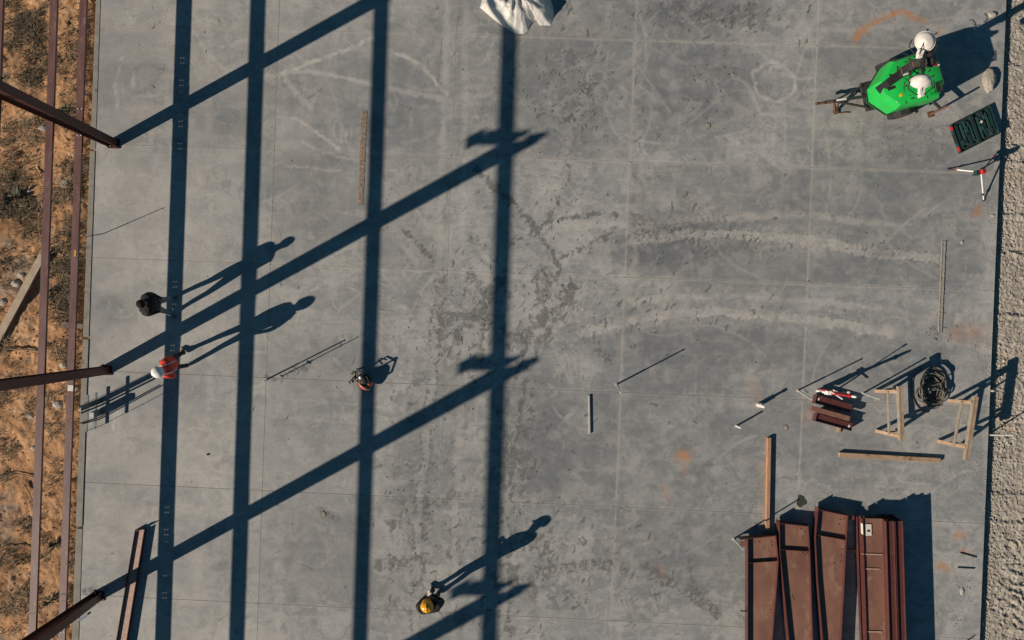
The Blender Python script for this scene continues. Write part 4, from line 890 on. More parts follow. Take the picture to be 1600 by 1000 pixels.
# ------------------------------------------------------------------ green light tower trailer
tc = W(1420,130,1.1); tc.z = 0; lt = thing('light_tower', 'green light tower trailer with two white lamps on a black mast', 'light tower', tuple(tc))
ax = Vector((-.972,-.235,0)); ay = Vector((.235,-.972,0))       # towards the tow bar / towards the near side
out = [(1368,131),(1389,97),(1430,84),(1464,96),(1474,131),(1466,154),(1400,171),(1371,151)]
pl_ = [W(x, y, 1.05) for x, y in out]; cen = sum(pl_, Vector())/8; cen.z = 0
def ring(sc, z): return [Vector((cen.x+(p.x-cen.x)*sc, cen.y+(p.y-cen.y)*sc, z)) for p in pl_]
lv = [(.90,.42),(.97,.44),(.985,.60),(1.0,1.00),(.99,1.08),(.955,1.15),(.88,1.205),(.72,1.245),(.45,1.27),(.02,1.28)]
mb = MB(); vs = []; fs = []
for sc, z in lv: vs += ring(max(sc,.02), z)
for k in range(len(lv)-1):
    for i in range(8): fs.append((k*8+i, k*8+(i+1)%8, (k+1)*8+(i+1)%8, (k+1)*8+i))
fs += [tuple(range(8))[::-1], tuple((len(lv)-1)*8+i for i in range(8))]
mb.add(vs, fs); body = mb.build('hood', M['green'], lt, smooth=True)
body.data.set_sharp_from_angle(angle=R(24))
mb = MB(); mb.bar(W(1371,142,1.12), W(1388,129.5,1.25), .20, .05); mb.bar(W(1387,130,1.25), W(1413,111,1.30), .20, .05); mb.build('mast_trough', M['black'], body)
mb = MB(); mb.prism([(p.x, p.y) for p in ring(1.004, 0)], .50, .57); mb.build('rub_strip', M['black'], body)
for u in (.30, -.25):
    for sd in (1, -1):
        a_ = cen+ax*u+ay*sd*.14+EZ*1.276; b_ = cen+ax*u+ay*sd*(.56 if sd > 0 else .50)+EZ*1.21; mb = MB(); mb.bar(a_, b_, .010, .016); mb.build('panel_seam', M['darksteel'], body)
for k in range(7):
    c = cen-ax*(.36+.05*k)+ay*.22; mb = MB(); mb.bar(c+EZ*1.262, c+ay*.26+EZ*1.232, .018, .012); mb.build('vent_slat', M['black'], body)
for (u, v_) in ((.12,.47),(.0,-.44),(-.55,.44)):
    c = cen+ax*u+ay*v_; mb = MB(); mb.box(c+EZ*1.225, (.09,.035,.03), rz=R(13.6)); mb.build('latch', M['darksteel'], body)
mb = MB(); c = cen-ax*.45-ay*.26; mb.cyl(c+EZ*1.25, c+EZ*1.36, .035, 10); mb.build('exhaust_pipe', M['rust'], body)
mb = MB(); c = cen+ax*.58+ay*.10; mb.box(c+EZ*1.235, (.20,.08,.05), rz=R(20)); mb.build('control_box', M['black'], body)
mb = MB(); c = cen+ax*.52+ay*.44; mb.bar(c+EZ*1.195, c-ax*.30+ay*.05+EZ*1.205, .05, .02); mb.build('pale_stripe', M['label'], body)
mb = MB(); c = cen+ax*.40+ay*.33; mb.lathe(c+EZ*1.245, [(.045,0),(.045,.012),(0,.014)], 14); mb.build('round_badge', M['yellow'], body)
for k in range(3):
    mb = MB(); c = cen+ax*(.28-.05*k)+ay*(.36+.015*k); mb.bar(c+EZ*1.252, c-ax*.08+ay*.03+EZ*1.232, .012, .012); mb.build('badge_lettering', M['darksteel'], body)
mb = MB(); c = cen-ax*.70-ay*.22; mb.box(c+EZ*1.225, (.07,.10,.02), rz=R(13)); mb.build('rating_plate', M['label'], body)
mb = MB(); c = cen+ax*.1; mb.box((c.x,c.y,.36), (1.5,.75,.10), rz=R(13.6)); mb.build('chassis', M['darksteel'], lt)
for sd in (1,-1):
    c = cen - ax*.05 + ay*sd*.62; c.z = .31
    mb = MB(); mb.lathe(c, [(.14,-.09),(.26,-.09),(.31,-.06),(.31,.06),(.26,.09),(.14,.09)], 20, ay); wh = mb.build('wheel', M['rubber'], lt, smooth=False)
    mb = MB(); mb.lathe(c, [(.17,.094 if sd > 0 else -.094),(.12,.05*sd+.02),(.0,.06*sd)], 16, ay); mb.build('rim', M['rust'], wh)
    mb = MB()
    for k in range(6):
        a0, a1 = math.pi*k/6, math.pi*(k+1)/6
        p0 = c + ax*.38*math.cos(a0) + EZ*.38*math.sin(a0); p1 = c + ax*.38*math.cos(a1) + EZ*.38*math.sin(a1); mb.bar(p0, p1, .22, .015, up=EZ if k not in (0,5) else ax)
    mb.build('fender', M['black'], lt)
    e = cen - ax*.78 + ay*sd*.50; tip = e + ay*sd*.30 - ax*.20
    mb = MB(); mb.bar(e+EZ*.5, tip+EZ*.5, .06, .06); jk = mb.build('outrigger', M['darksteel'], lt)
    mb = MB(); mb.cyl(tip+EZ*.02, tip+EZ*.75, .03, 8); mb.box(tip+EZ*.012, (.15,.15,.02), rz=R(13)); mb.build('jack', M['rust'], jk)
# tow bar
hitch = W(1276,162,.45); tb = cen+ax*.85+EZ*.45
mb = MB(); mb.bar(Vector((tb.x,tb.y,.45)), hitch.lerp(tb,.15), .07, .07); tow = mb.build('tow_bar', M['darksteel'], lt)
mb = MB(); mb.bar(hitch.lerp(tb,.40)+EZ*.042, hitch.lerp(tb,.60)+EZ*.042, .05, .012); mb.build('white_plate', M['white'], tow)
mb = MB(); mb.cyl(hitch, hitch.lerp(tb,.20), .035, 8); mb.cyl(hitch.lerp(tb,.2)+EZ*.0, hitch.lerp(tb,.33), .05, 8); mb.lathe(hitch, [(.04,-.03),(.05,0),(.03,.05),(0,.06)], 10); mb.build('coupler', M['rust'], tow)
mb = MB(); mb.bar(Vector((tb.x,tb.y,.42))+ay*.28, hitch.lerp(tb,.36), .05, .05); mb.bar(Vector((tb.x,tb.y,.42))-ay*.28, hitch.lerp(tb,.36), .05, .05); mb.build('a_frame', M['darksteel'], lt)
jb = W(1305,175,.02); jt = hitch.lerp(tb,.36)
mb = MB(); mb.bar(jb, jt, .045, .045); mb.bar(jb+ax*-.02, jt-ax*.14, .04, .04); mb.cyl(jb, jb+EZ*.04, .07, 10); mb.build('stand_leg', M['rust'], lt)
mb = MB(); mb.tube([jb+EZ*.03, W(1312,176.5,.02), W(1320,175.5,.02), W(1328,176,.02)], .014, 5); mb.build('chain', M['rust'], lt)
# mast and lamps
mbs = W(1457,83,2.6); mbs.z = 0
mb = MB(); mb.box(mbs+EZ*1.0, (.16,.16,1.3), rz=R(13.6)); mast = mb.build('mast', M['black'], lt)
for k, (u, v_) in enumerate(((.11,.09),(.11,-.09),(-.11,.0))):
    mb = MB(); mb.bar(mbs+ax*u+ay*v_+EZ*.7, mbs+ax*u*.6+ay*v_*.8+EZ*2.2, .03, .03); mb.build('mast_rail', M['darksteel'], mast)
for k in range(6):
    z = .95+.24*k; mb = MB(); mb.box(mbs+EZ*z, (.22-.015*k,.22-.015*k,.03), rz=R(13.6)); mb.build('mast_collar', M['darksteel'] if k % 2 else M['rust'], mast)
mb = MB(); mb.box(mbs+EZ*1.85, (.12,.12,.7), rz=R(13.6)); mb.build('mast_section', M['darksteel'], mast)
mb = MB(); mb.box(mbs+EZ*2.35, (.085,.085,.5), rz=R(13.6)); mb.build('mast_section', M['black'], mast)
mb = MB(); mb.box(mbs+EZ*1.15-ay*.12, (.16,.12,.20), rz=R(13.6)); mb.cyl(mbs+EZ*1.2+ax*.1, mbs+EZ*1.2+ax*.3, .05, 10); mb.build('winch', M['darksteel'], mast)
for k, z in enumerate((1.15,1.45)):
    mb = MB(); mb.box(mbs+EZ*z+ay*.09+ax*.02, (.10,.05,.07), rz=R(13.6)); mb.build('pulley', M['white'], mast)
la, lb = W(1445,65,2.5), W(1440,126,2.42)
mb = MB(); mb.bar(Vector((la.x,la.y,2.50)), Vector((lb.x,lb.y,2.46)), .05, .05); mb.build('crossbar', M['black'], mast)
def lamp(c, face, roll, sc):
    fx = Vector(face).normalized()
    mb = MB(); mb.lathe(c, [(.0,-.15),(.06,-.148),(.10,-.135),(.12,-.115),(.19,-.085),(.245,-.02),(.262,.03),(.275,.035),(.275,.06),(.25,.055)], 26, fx, sc=sc); lo = mb.build('lamp', M['lampwhite'], lt, smooth=True); lo.data.set_sharp_from_angle(angle=R(32))
    mb = MB(); mb.lathe(c, [(.25,.050),(.15,.044),(0,.040)], 20, fx, sc=sc); mb.build('lamp_glass', M['glass'], lo)
    rl = Vector(roll); q = c + rl; rz_ = math.atan2(rl.y, rl.x); sd = rl.cross(fx).normalized()
    mb = MB(); mb.bar(c+rl*.55-fx*.05, q-fx*.02, .15, .07); mb.build('lamp_neck', M['lampwhite'], lo, bevel=.012)
    mb = MB(); mb.box(q, (.13,.11,.12), rz=rz_+.3); mb.build('ballast_box', M['lampwhite'], lo, bevel=.012)
    mb = MB(); mb.tube([c+sd*.275, c+sd*.29+rl*.5, q+sd*.10, q-sd*.10, c-sd*.29+rl*.5, c-sd*.275], .014, 6); mb.build('yoke', M['black'], lo)
    for t in (1.9, 2.5, 3.3):
        e = (rl.normalized()*math.cos(t) + sd*math.sin(t))*.265; mb = MB(); mb.box(c+e, (.055,.03,.05), rz=rz_+t); mb.build('clip', M['darksteel'], lo)
    mb = MB(); mb.tube([c-fx*.14, c-fx*.16+rl*.4, q-fx*.05], .011, 5); mb.build('lamp_cable', M['rubber'], lo)
lamp(la, (.55,.35,-.75), (-.10,-.30,-.05), (.88,.76)); lamp(lb, (.10,-.35,-.9), (.02,-.30,-.08), (.68,.92))
for k, p in enumerate(((1449,88),(1452,96))):
    c = W(*p, h=2.3); mb = MB(); mb.lathe(c, [(0,-.10),(.10,-.07),(.15,.02),(.15,.05),(.12,.04)], 14, (.6,.3,-.7)); mb.build('spare_lamp', M['black'], lt)
c = W(1455,101.5,1.36); d = Vector((1,.12,0)).normalized()
mb = MB(); mb.cyl(c-d*.14, c-d*.05, .05, 12); mb.cyl(c+d*.05, c+d*.14, .05, 12); ext = mb.build('extinguisher', M['crimson'], lt)
mb = MB(); mb.cyl(c-d*.05, c+d*.05, .048, 12); mb.build('extinguisher_band', M['white'], ext)
rnd = random.Random(4)
for k in range(9):
    p = mbs + EZ*rnd.uniform(1.36,1.5) + Vector((rnd.uniform(-.1,.5), rnd.uniform(-.25,.25), 0)); pts = [p.copy()]
    for q in range(9): p = p + Vector((rnd.uniform(-.10,.12), rnd.uniform(-.09,.09), rnd.uniform(-.03,.03))); p.z = max(p.z, 1.36); pts.append(p.copy())
    mb = MB(); mb.tube(pts, .010, 5); mb.build('cable', M['rubber'], lt)
pts = [mbs+Vector((.06,0,z)) + Vector((.05*math.sin(z*11), .05*math.cos(z*8), 0)) for z in np.linspace(1.3,2.45,24)]; mb = MB(); mb.tube(pts, .014, 5); mb.build('cable', M['rubber'], lt)

# ------------------------------------------------------------------ open tool case
c = W(1524,201.5,.1); c.z = 0; tcs = thing('tool_case', 'open dark green tool case with red latches by the right slab edge', 'tool case', tuple(c))
a1 = Vector((63,32,0)).normalized(); a2 = Vector((16.5,-47,0)).normalized(); rzc = math.atan2(a1.y, a1.x)
def CP(u, v_, z): return c + a1*u + a2*v_ + EZ*z
for k, u0 in enumerate((-.30, .30)):
    mb = MB(); hw, hd, zt = .285, .40, .115
    mb.hexa([CP(u0-hw,-hd,.002), CP(u0+hw,-hd,.002), CP(u0+hw,hd,.002), CP(u0-hw,hd,.002), CP(u0-hw,-hd,.03), CP(u0+hw,-hd,.03), CP(u0+hw,hd,.03), CP(u0-hw,hd,.03)])
    for s_ in (-1,1):
        mb.bar(CP(u0-hw,s_*(hd-.01),.072), CP(u0+hw,s_*(hd-.01),.072), .025, .085); mb.bar(CP(u0+s_*(hw-.01),-hd+.02,.072), CP(u0+s_*(hw-.01),hd-.02,.072), .025, .085)
    sh = mb.build('case_half', M['greencase'], tcs)
    mb = MB(); mb.hexa([CP(u0-hw+.03,-hd+.03,.031), CP(u0+hw-.03,-hd+.03,.031), CP(u0+hw-.03,hd-.03,.031), CP(u0-hw+.03,hd-.03,.031), CP(u0-hw+.03,-hd+.03,.05), CP(u0+hw-.03,-hd+.03,.05), CP(u0+hw-.03,hd-.03,.05), CP(u0-hw+.03,hd-.03,.05)]); mb.build('liner', M['greencase_in'], sh)
    for q, uu in enumerate((-.17,-.04,.09,.19)):
        mb = MB(); wd = (.07,.05,.08,.04)[(q+k) % 4]; mb.bar(CP(u0+uu,-.33+.05*((q+k)%2),.075), CP(u0+uu,.33-.06*(q%2),.075), wd, .05); mb.build('moulded_rib', M['tool'] if (q+k) % 2 else M['greencase'], sh)
    for q in range(5):
        uu, vv = random.uniform(-.2,.2), random.uniform(-.3,.3); mb = MB(); mb.box(CP(u0+uu,vv,.10), (random.uniform(.05,.11),random.uniform(.06,.16),.04), rz=rzc); mb.build('tool_piece', M[random.choice(['black','tool','greencase_in'])], sh)
for v_ in (-.30, .28): mb = MB(); mb.box(CP(-.59,v_,.09), (.04,.11,.05), rz=rzc); mb.build('latch', M['red'], tcs)
mb = MB(); mb.box(CP(.592,-.10,.08), (.012,.20,.03), rz=rzc); mb.build('label_strip', M['label'], tcs)
mb = MB(); mb.bar(CP(0,-.38,.10), CP(0,.38,.10), .03, .03); mb.build('hinge', M['black'], tcs)
mb = MB(); mb.box(CP(.20,-.10,.125), (.06,.05,.02), rz=rzc+.5); mb.build('small_part', M['label'], tcs)
mb = MB(); mb.bar(CP(-.60,-.12,.06), CP(-.60,.12,.06), .03, .03); mb.build('carry_handle', M['black'], tcs)

# ------------------------------------------------------------------ laser level tripod
hd_ = W(1533,269,.55); b0 = Vector((hd_.x, hd_.y, 0)); tp = thing('laser_tripod', 'small silver tripod with a red laser level by the right slab edge', 'tripod', tuple(b0))
mb = MB(); mb.box(hd_+EZ*.06, (.12,.12,.12), rz=R(5)); lz = mb.build('laser_level', M['red'], tp, bevel=.015)
mb = MB(); mb.lathe(hd_+EZ*.12, [(.04,0),(.04,.03),(0,.035)], 12); mb.build('laser_head', M['crimson'], lz)
mb = MB(); mb.box(hd_+Vector((-.11,-.02,.0)), (.12,.13,.12), rz=R(5)); mb.build('head_block', M['greencase'], tp, bevel=.01)
mb = MB(); mb.cyl(hd_-EZ*.35, hd_, .02, 8); mb.build('centre_post', M['darksteel'], tp)
for fx, fy in ((1482,264),(1559,237),(1537,313)):
    ft = W(fx, fy, .01); tp_ = hd_ + (ft-hd_)*.06
    if fx == 1559: ft.z = .01
    mid = tp_.lerp(ft,.72)
    mb = MB(); mb.cyl(tp_, mid, .018, 8); lg = mb.build('leg', M['white'] if fx != 1559 else M['greencase'], tp)
    mb = MB(); mb.cyl(mid, ft, .015, 8); mb.build('lower_leg', M['white'] if fx == 1537 else M['black'], lg)
    mb = MB(); mb.cyl(mid+(mid-ft)*.0, mid+(ft-mid)*.28, .027, 8); mb.build('leg_clamp', M['crimson'] if fx != 1537 else M['black'], lg)
    mb = MB(); mb.lathe(ft-EZ*.006, [(.03,0),(.022,.03),(.0,.04)], 8); mb.build('foot', M['black'], lg)

# ------------------------------------------------------------------ small orange machine
mc = W(572,594); om = thing('floor_machine', 'small orange and black machine with a white knob on the slab shadow', 'machine', tuple(mc))
def Q(px, py, h): return W(px, py, h)
mb = MB(); a = W(570,594,.2); mb.lathe(Vector((a.x,a.y,0)), [(.10,.03),(.16,.05),(.17,.18),(.13,.30),(.05,.34),(0,.345)], 14, sc=(1,.85)); mb.build('motor_housing', M['black'], om, smooth=False)
def shell(c0, r0, r1, a0, a1, z0, z1, name, m, n=10, th=.02):
    mb = MB(); vs = []; fs = []
    for i in range(n+1):
        t = a0 + (a1-a0)*i/n; e = Vector((math.cos(t), math.sin(t), 0)); k = math.sin(math.pi*i/n)**.6
        vs += [c0+e*r0+EZ*z0, c0+e*(r0+th)+EZ*z0, c0+e*(r1+(r0-r1)*(1-k)+th)+EZ*(z0+(z1-z0)*k+.01), c0+e*(r1+(r0-r1)*(1-k))+EZ*(z0+(z1-z0)*k+.01)]
    for i in range(n):
        for j in range(4): fs.append((i*4+j, i*4+(j+1)%4, (i+1)*4+(j+1)%4, (i+1)*4+j))
    mb.add(vs, fs); return mb.build(name, m, om, smooth=True)
a0_ = Vector((a.x, a.y, 0))
shell(a0_+Vector((.05,-.02,0)), .24, .15, R(175), R(290), .16, .34, 'cowling', M['orange'])
shell(a0_+Vector((.02,-.06,0)), .17, .08, R(310), R(370), .14, .30, 'cowling', M['orange'])
ks = W(563,590,.48); kb = Vector((ks.x, ks.y, .25))
mb = MB(); mb.cyl(kb, ks-EZ*.01, .022, 10); mb.build('knob_stem', M['black'], om)
mb = MB(); mb.lathe(ks, [(.022,-.05),(.040,-.03),(.046,0),(.036,.022),(0,.030)], 12); mb.build('knob', M['white'], om, smooth=True)
pts = [Q(575,604,.1), Q(578,600,.30), Q(573,588,.40), Q(562,580,.38), Q(556,584,.25), Q(555,592,.06)]; mb = MB(); mb.tube(pts, .022, 6); mb.build('handle_loop', M['black'], om, smooth=True)
pts = [Q(566,583,.34), Q(560,578,.30), Q(557,580,.30), Q(559,590,.34)]; mb = MB(); mb.tube(pts, .012, 6); mb.build('guard_rail', M['rust'], om)
for p, q in (((556,586),(545,597.5)),((553,583),(549,584)),((556,582),(551,580)),((557,590),(552,594)),((560,593),(557,595))):
    mb = MB(); mb.cyl(Q(*p,.18), Q(*q,.05), .016, 6); mb.build('foot_bar', M['black'], om)
mb = MB(); mb.cyl(Q(545,597.5,.05), Q(548.5,599,.03), .014, 6); mb.build('foot_bar', M['black'], om)

# ------------------------------------------------------------------ plastic-wrapped bundle at the top edge
pc_ = W(808,-14); tarp_out = [(750,12),(753,2),(757,-22),(752,-60),(775,-92),(820,-98),(858,-84),(872,-50),(857,-12),(864,10),(866,22),(861,40),(843,40),(838,30),(828,40),(825,48),(818,53),(806,53),(793,46),(779,36),(766,26)]
cx, cy = 808, -16
N = 132; NR = 22; vs = []; fs = []
def outl(i):
    u = i/N*len(tarp_out); k = int(u); f_ = u-k; a, b = tarp_out[k % len(tarp_out)], tarp_out[(k+1) % len(tarp_out)]; return (a[0]+(b[0]-a[0])*f_, a[1]+(b[1]-a[1])*f_)
for j in range(NR):
    u = j/(NR-1); sc = 1.0 - u**.9*.985; z0 = .44*(1-(1-u)**2.6)
    for i in range(N):
        ox, oy = outl(i); px_ = cx+(ox-cx)*sc; py_ = cy+(oy-cy)*sc
        th = math.atan2(py_-cy, px_-cx); n1 = float(fbm(np.array(px_/30.+3), np.array(py_/24.), 90, 3)); n2 = float(fbm(np.array(px_/15.), np.array(py_/19.+5), 94, 2)); n3 = float(fbm(np.array(th*3.4+2+n1*1.5), np.array(u*1.1), 97, 2))
        rid = (1-abs(n1-.5)*4)*.10 + (n3-.5)*.26*(1-u*.5) + (n2-.5)*.07
        w8 = min(1, u*5)
        p = W(px_ + (n2-.5)*5*w8, py_ + (n1-.5)*5*w8, z0*.8); p.z = .005 if j == 0 else max(.02, z0 + rid*w8); vs.append(p)
for j in range(NR-1):
    for i in range(N): fs.append((j*N+i, j*N+(i+1)%N, (j+1)*N+(i+1)%N, (j+1)*N+i))
fs.append(tuple((NR-1)*N+i for i in range(N)))
mb = MB(); mb.add(vs, fs); tag(mb.build('plastic_sheet', M['film'], loc=(pc_.x, pc_.y, 0), smooth=True), 'white crumpled plastic sheeting over a bundle at the top picture edge', 'plastic sheet')

# ------------------------------------------------------------------ loose pieces
def lump(px, py, r, lab, m, sc=(1,1,.7), name='rubble', z=0., cat='rubble', group=None):
    p = W(px, py); p.z = z; bm = bmesh.new(); bmesh.ops.create_icosphere(bm, subdivisions=3, radius=1)
    sd = random.uniform(0,99)
    for v in bm.verts:
        k = 1 + .45*(float(fbm(np.array(v.co.x*1.6+sd), np.array(v.co.y*1.6+v.co.z*1.3), 3))-.5) + random.uniform(-.05,.05); v.co *= k
        v.co = Vector((v.co.x*sc[0], v.co.y*sc[1], max(v.co.z*sc[2], -.05)))*r
    me = bpy.data.meshes.new(name); bm.to_mesh(me); bm.free(); me.materials.append(m); o = bpy.data.objects.new(name, me); COL.objects.link(o); o.location = p + EZ*.05*r
    return tag(o, lab, cat, group)
lump(1544,126,.22,'pale broken concrete lump beside the light tower jack','' or M['concrete_lump'],(.75,1.5,.75))
lump(1550,23,.085,'small tan stone at the top right slab edge',M['stone'],(1.3,1,.7),cat='stone',name='stone')
tag(lump(1503,924,.075,'x',M['stone'],(.7,1.3,.35),name='scrap'), 'pale crumpled scrap near the lower right slab edge', 'scrap')
tag(lump(1503,379,.04,'x',M['stone'],(1,1.2,.5),name='scrap'), 'small pale scrap right of the dirt slot', 'scrap')
tag(lump(325,710,.035,'x',M['black'],(1.3,.8,.7),name='scrap'), 'small dark scrap between two long shadows at left', 'scrap')
lump(1551,337,.04,'small pale stone on the right slab edge below the tripod',M['stone'],(1.6,.8,.5),name='stone',cat='stone')
# dark round patch with an irregular outline, laid just above the slab
mb = MB(); pts = []
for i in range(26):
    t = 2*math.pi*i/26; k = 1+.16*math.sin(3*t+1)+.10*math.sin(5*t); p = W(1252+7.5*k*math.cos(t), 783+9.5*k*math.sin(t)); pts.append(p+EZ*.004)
mb.add(pts, [tuple(range(26))[::-1]]); st_ = mb.build('dark_patch', mat('dark_patch', (.035,.038,.032), (.05,.052,.045), 9, .6)); st_.parent = slab

# small dark chips, twigs and straw scattered on the slab
rnd = random.Random(3); mb = MB()
clusters = [(900,120,60,60,70),(920,180,45,60,40),(1110,25,80,22,70),(840,430,45,40,40),(760,480,70,60,60),(870,330,60,50,40),(1060,370,80,40,40),(1100,120,60,70,40),(690,520,50,60,40),(660,800,50,110,60),(1380,385,45,18,30),(1470,520,16,20,40),
            (1180,385,70,30,30),(150,880,25,40,14),(240,60,60,50,20),(820,170,40,60,30),(1440,215,60,30,30),(880,500,60,50,40),(1540,660,10,60,30),(1535,560,12,60,40),(800,600,700,480,260),(1350,600,200,300,60),(1500,940,30,60,22)]
for cx_, cy_, sx, sy, n in clusters:
    for _ in range(n):
        px_, py_ = rnd.gauss(cx_, sx*.6), rnd.gauss(cy_, sy*.6)
        if not (165 < px_ < 1530 and -30 < py_ < 1030): continue
        p = W(px_, py_); a = rnd.choice((rnd.uniform(.7,1.4), rnd.uniform(0,3.14))); L = rnd.uniform(.02,.16)*rnd.uniform(.25,1); wd = rnd.uniform(.004,.010)
        e = Vector((math.cos(a), math.sin(a), 0)); bend = p + e*L*.5; p3 = bend + Vector((math.cos(a+rnd.gauss(0,.7)), math.sin(a+rnd.gauss(0,.7)), 0))*L*.5
        mb.bar(p+EZ*.004, bend+EZ*.007, wd, .006); mb.bar(bend+EZ*.007, p3+EZ*.004, wd*.8, .006)
ob = mb.build('slab_debris', M['chip']); tag(ob, 'dark chips, twigs and straw scattered over the slab', 'debris', kind='stuff')
# pale crumbs
mb = MB()
for _ in range(260):
    px_, py_ = rnd.uniform(160,1540), rnd.uniform(-20,1020); p = W(px_, py_); mb.rock((p.x, p.y, .004), rnd.uniform(.006,.016))
for _ in range(220):
    py_ = rnd.choice((rnd.uniform(300,420), rnd.uniform(520,600), rnd.uniform(690,780), rnd.uniform(-20,1020))); xe = 1572.5-.0417*py_; px_ = xe - abs(rnd.gauss(0,9)) - .5; p = W(px_, py_); mb.rock((p.x, p.y, .005), rnd.uniform(.006,.017))
ob = mb.build('pale_crumbs', M['stone']); tag(ob, 'pale stone crumbs scattered on the slab', 'crumbs', kind='stuff')
# gravel stones beyond the right edge
mb = MB()
for _ in range(2300):
    py_ = rnd.uniform(-60,1060); xe = 1572.5-.0417*py_; dd = abs(rnd.gauss(0,16)) if rnd.random() < .6 else rnd.uniform(0,110); p = W(xe+1.5+dd, py_); mb.rock((p.x, p.y, -.145), rnd.uniform(.012,.034)*(1 if rnd.random() < .94 else 1.7))
ob = mb.build('gravel_stones', M['stone']); tag(ob, 'loose limestone chips along the right slab edge', 'gravel', kind='stuff')

# ------------------------------------------------------------------ dirt side: stones, brush, sticks, plank
def DP(px, py):
    p = W(px, py, -.28); return Vector((p.x, p.y, dirt_z(p.x, p.y)))
mb = MB()
for _ in range(2600):
    px_, py_ = (rnd.uniform(-90,150), rnd.uniform(-60,1060)) if rnd.random() < .7 else (rnd.uniform(100,140), rnd.uniform(-60,1060)); p = DP(px_, py_)
    if p.x > left_edge(p.y)-.03: continue
    mb.rock(p, rnd.uniform(.01,.035)*(1 if rnd.random() < .95 else 2))
tag(mb.build('dirt_stones', mat('dirt_clods', (.40,.25,.15), (.20,.12,.075), 9, .95, spots=((.50,.43,.36), 7, .62))), 'loose clods and stones on the orange dirt', 'stones', kind='stuff')
def tuft(mb, p, n, L, spread, flat=.5):
    for _ in range(n):
        a = rnd.uniform(0,6.28); b = p + Vector((rnd.gauss(0,spread), rnd.gauss(0,spread), 0)); l_ = L*rnd.uniform(.4,1.2); e = Vector((math.cos(a), math.sin(a), 0)); w_ = Vector((-e.y, e.x, 0))*rnd.uniform(.004,.010)
        m_ = b + e*l_*.45*flat*1.4 + EZ*l_*.45; t_ = b + e*l_*flat*1.7 + EZ*l_*rnd.uniform(.35,.8)
        mb.add([b-w_, b+w_, m_+w_*.8, m_-w_*.8, t_], [(0,1,2,3),(3,2,4)])
brush = MB(); dark = MB()
for (x, y, rx, ry, n, L, d_) in [(30,40,36,40,46,.22,1),(60,30,30,60,26,.2,0),(60,130,26,50,30,.22,1),(110,60,20,80,24,.16,0),(45,210,40,30,26,.22,0),(100,215,24,40,26,.2,0),(20,320,26,60,70,.28,1),(95,330,22,70,46,.25,0),(60,360,30,50,26,.2,0),
        (100,420,20,50,40,.24,1),(50,440,30,40,14,.16,0),(95,470,18,30,16,.2,1),(30,560,50,30,40,.2,0),(60,630,60,50,50,.16,0),(20,700,40,60,40,.16,0),(90,560,20,40,26,.2,0),(90,700,20,40,16,.16,0),(40,800,40,40,34,.2,0),(20,870,30,30,12,.2,1),(80,800,20,60,18,.2,0),
        (30,950,40,40,34,.2,0),(110,880,10,60,24,.2,1),(110,420,8,90,40,.2,1),(118,260,8,90,36,.2,1),(128,60,6,70,30,.2,1),(108,700,8,90,26,.18,0),(-50,300,60,300,120,.25,1),(-50,700,60,300,120,.2,0)]:
    for _ in range(int(n*(3.6 if d_ else 2.4))):
        p = DP(rnd.gauss(x, rx*.6), rnd.gauss(y, ry*.6))
        if p.x > left_edge(p.y)-.05 or float(fbm(np.array(p.x/.5), np.array(p.y/.5), 120)) < .46: continue
        tuft(dark if d_ and rnd.random() < .75 else brush, p, rnd.randint(7,14), L*rnd.uniform(.5,1.1), .05, rnd.uniform(.4,.9))
tag(brush.build('dry_grass', M['drybrush']), 'dry brown grass and brush on the orange dirt', 'dry grass', kind='stuff')
tag(dark.build('dark_brush', M['darkbrush']), 'dark dead brush tangled on the orange dirt', 'brush', kind='stuff')
def shrub(px, py, r, lab):
    p = DP(px, py); o = thing('shrub', lab, 'shrub', tuple(p), 'small green shrubs on the dirt'); mb = MB()
    for _ in range(46):
        a = rnd.uniform(0,6.28); el = rnd.uniform(.1,1.3); e = Vector((math.cos(a)*math.cos(el), math.sin(a)*math.cos(el), math.sin(el))); c_ = p + e*r*rnd.uniform(.4,1); s_ = Vector((-e.y, e.x, 0)).normalized()*r*.13
        mb.add([c_-e*r*.22, c_+s_, c_+e*r*.32, c_-s_], [(0,1,2,3)])
    mb.build('foliage', M['leaf'], o)
    mb = MB()
    for _ in range(7):
        a = rnd.uniform(0,6.28); mb.tube([p, p+Vector((math.cos(a)*r*.4, math.sin(a)*r*.4, r*.4)), p+Vector((math.cos(a)*r*.8, math.sin(a)*r*.8, r*.6))], [.012,.008,.004], 5)
    mb.build('stems', M['twig'], o)
shrub(78,938,.17,'green shrub between the girts near the bottom left'); shrub(87,850,.17,'dark green shrub half under the lowest girt, left of the slab')
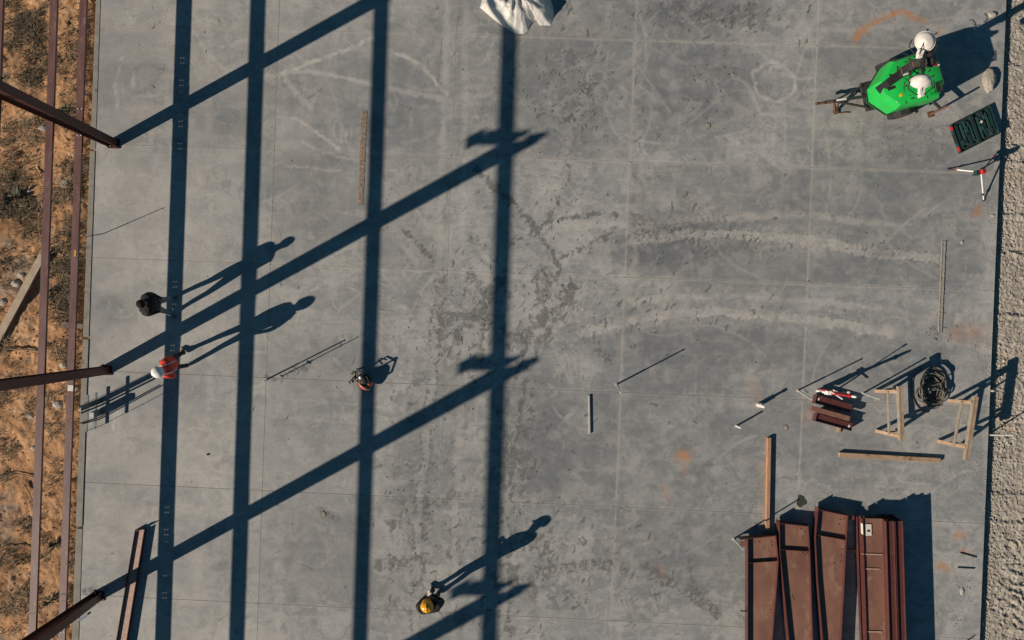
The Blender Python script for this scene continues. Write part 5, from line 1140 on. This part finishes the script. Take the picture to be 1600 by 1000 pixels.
shrub(101,174,.16,'dark shrub under the upper left column'); shrub(88,455,.16,'dark shrub right of the grey plank'); shrub(25,310,.3,'large dark shrub at the left picture edge')
p, q = DP(-12,552), DP(72,398); p.z += .09; q.z += .12
mb = MB(); mb.bar(p, q, .20, .05); tag(mb.build('plank', mat('pale_plank', (.47,.37,.27), (.34,.26,.19), 5, .85, .4, 50, spots=((.22,.165,.12), 6, .6)), loc=tuple((p+q)/2), bevel=.006), 'weathered grey plank lying on the dirt', 'plank')
p, q = DP(97,507), DP(128,510); p.z += .06; q.z += .05
mb = MB(); mb.bar(p, q, .13, .04); tag(mb.build('board_offcut', M['wood_grey'], loc=tuple((p+q)/2)), 'short grey board offcut on the dirt beside the form boards', 'board')
for k, (pts, r, lab) in enumerate((([(56,262),(63,275),(70,293)],.016,'dark stick between the girts in the upper dirt'),([(12,853),(30,853),(47,862)],.014,'curved dark stick lying on the orange dirt'),([(15,740),(35,741),(55,746)],.014,'straight dark stick above the curved one on the dirt'),
        ([(38,755),(47,768),(54,788)],.014,'dark stick leaning beside the second girt'),([(14,545),(40,546),(62,548)],.02,'dark branch below the grey plank'),([(55,185),(56,208)],.012,'dark stick below the upper left column'))):
    P_ = [DP(*p)+EZ*.05 for p in pts]; mb = MB(); mb.tube(P_, r, 6); c_ = P_[0]; tag(mb.build('stick', M['twig'], loc=tuple(c_)), lab, 'stick')
for k, (x, y, r, lab) in enumerate(((100,286,.14,'pale stone under the first girt in the upper dirt'),(44,298,.06,'small pale stone between dark scrub and girt'),(24,443,.12,'pale stone beside the grey plank top'),(33,430,.09,'stone above the pale stone beside the plank'),(5,472,.11,'pale stone at the left picture edge'),
        (90,632,.13,'pale stone between the girts below the dark column'),(45,650,.10,'grey stone left of the second girt'),(98,570,.10,'grey stone above the dark column'),(68,200,.10,'pale stone below the upper left column'),(52,700,.07,'small pale stone beside the second girt at the lower left'),(117,607,.08,'pale stone beside the form board under the white tag'))):
    p = DP(x, y); o = lump(x, y, r, lab, M['stone'], (1.2,.9,.6), name='stone', cat='stone', group='larger stones on the dirt'); o.location = p
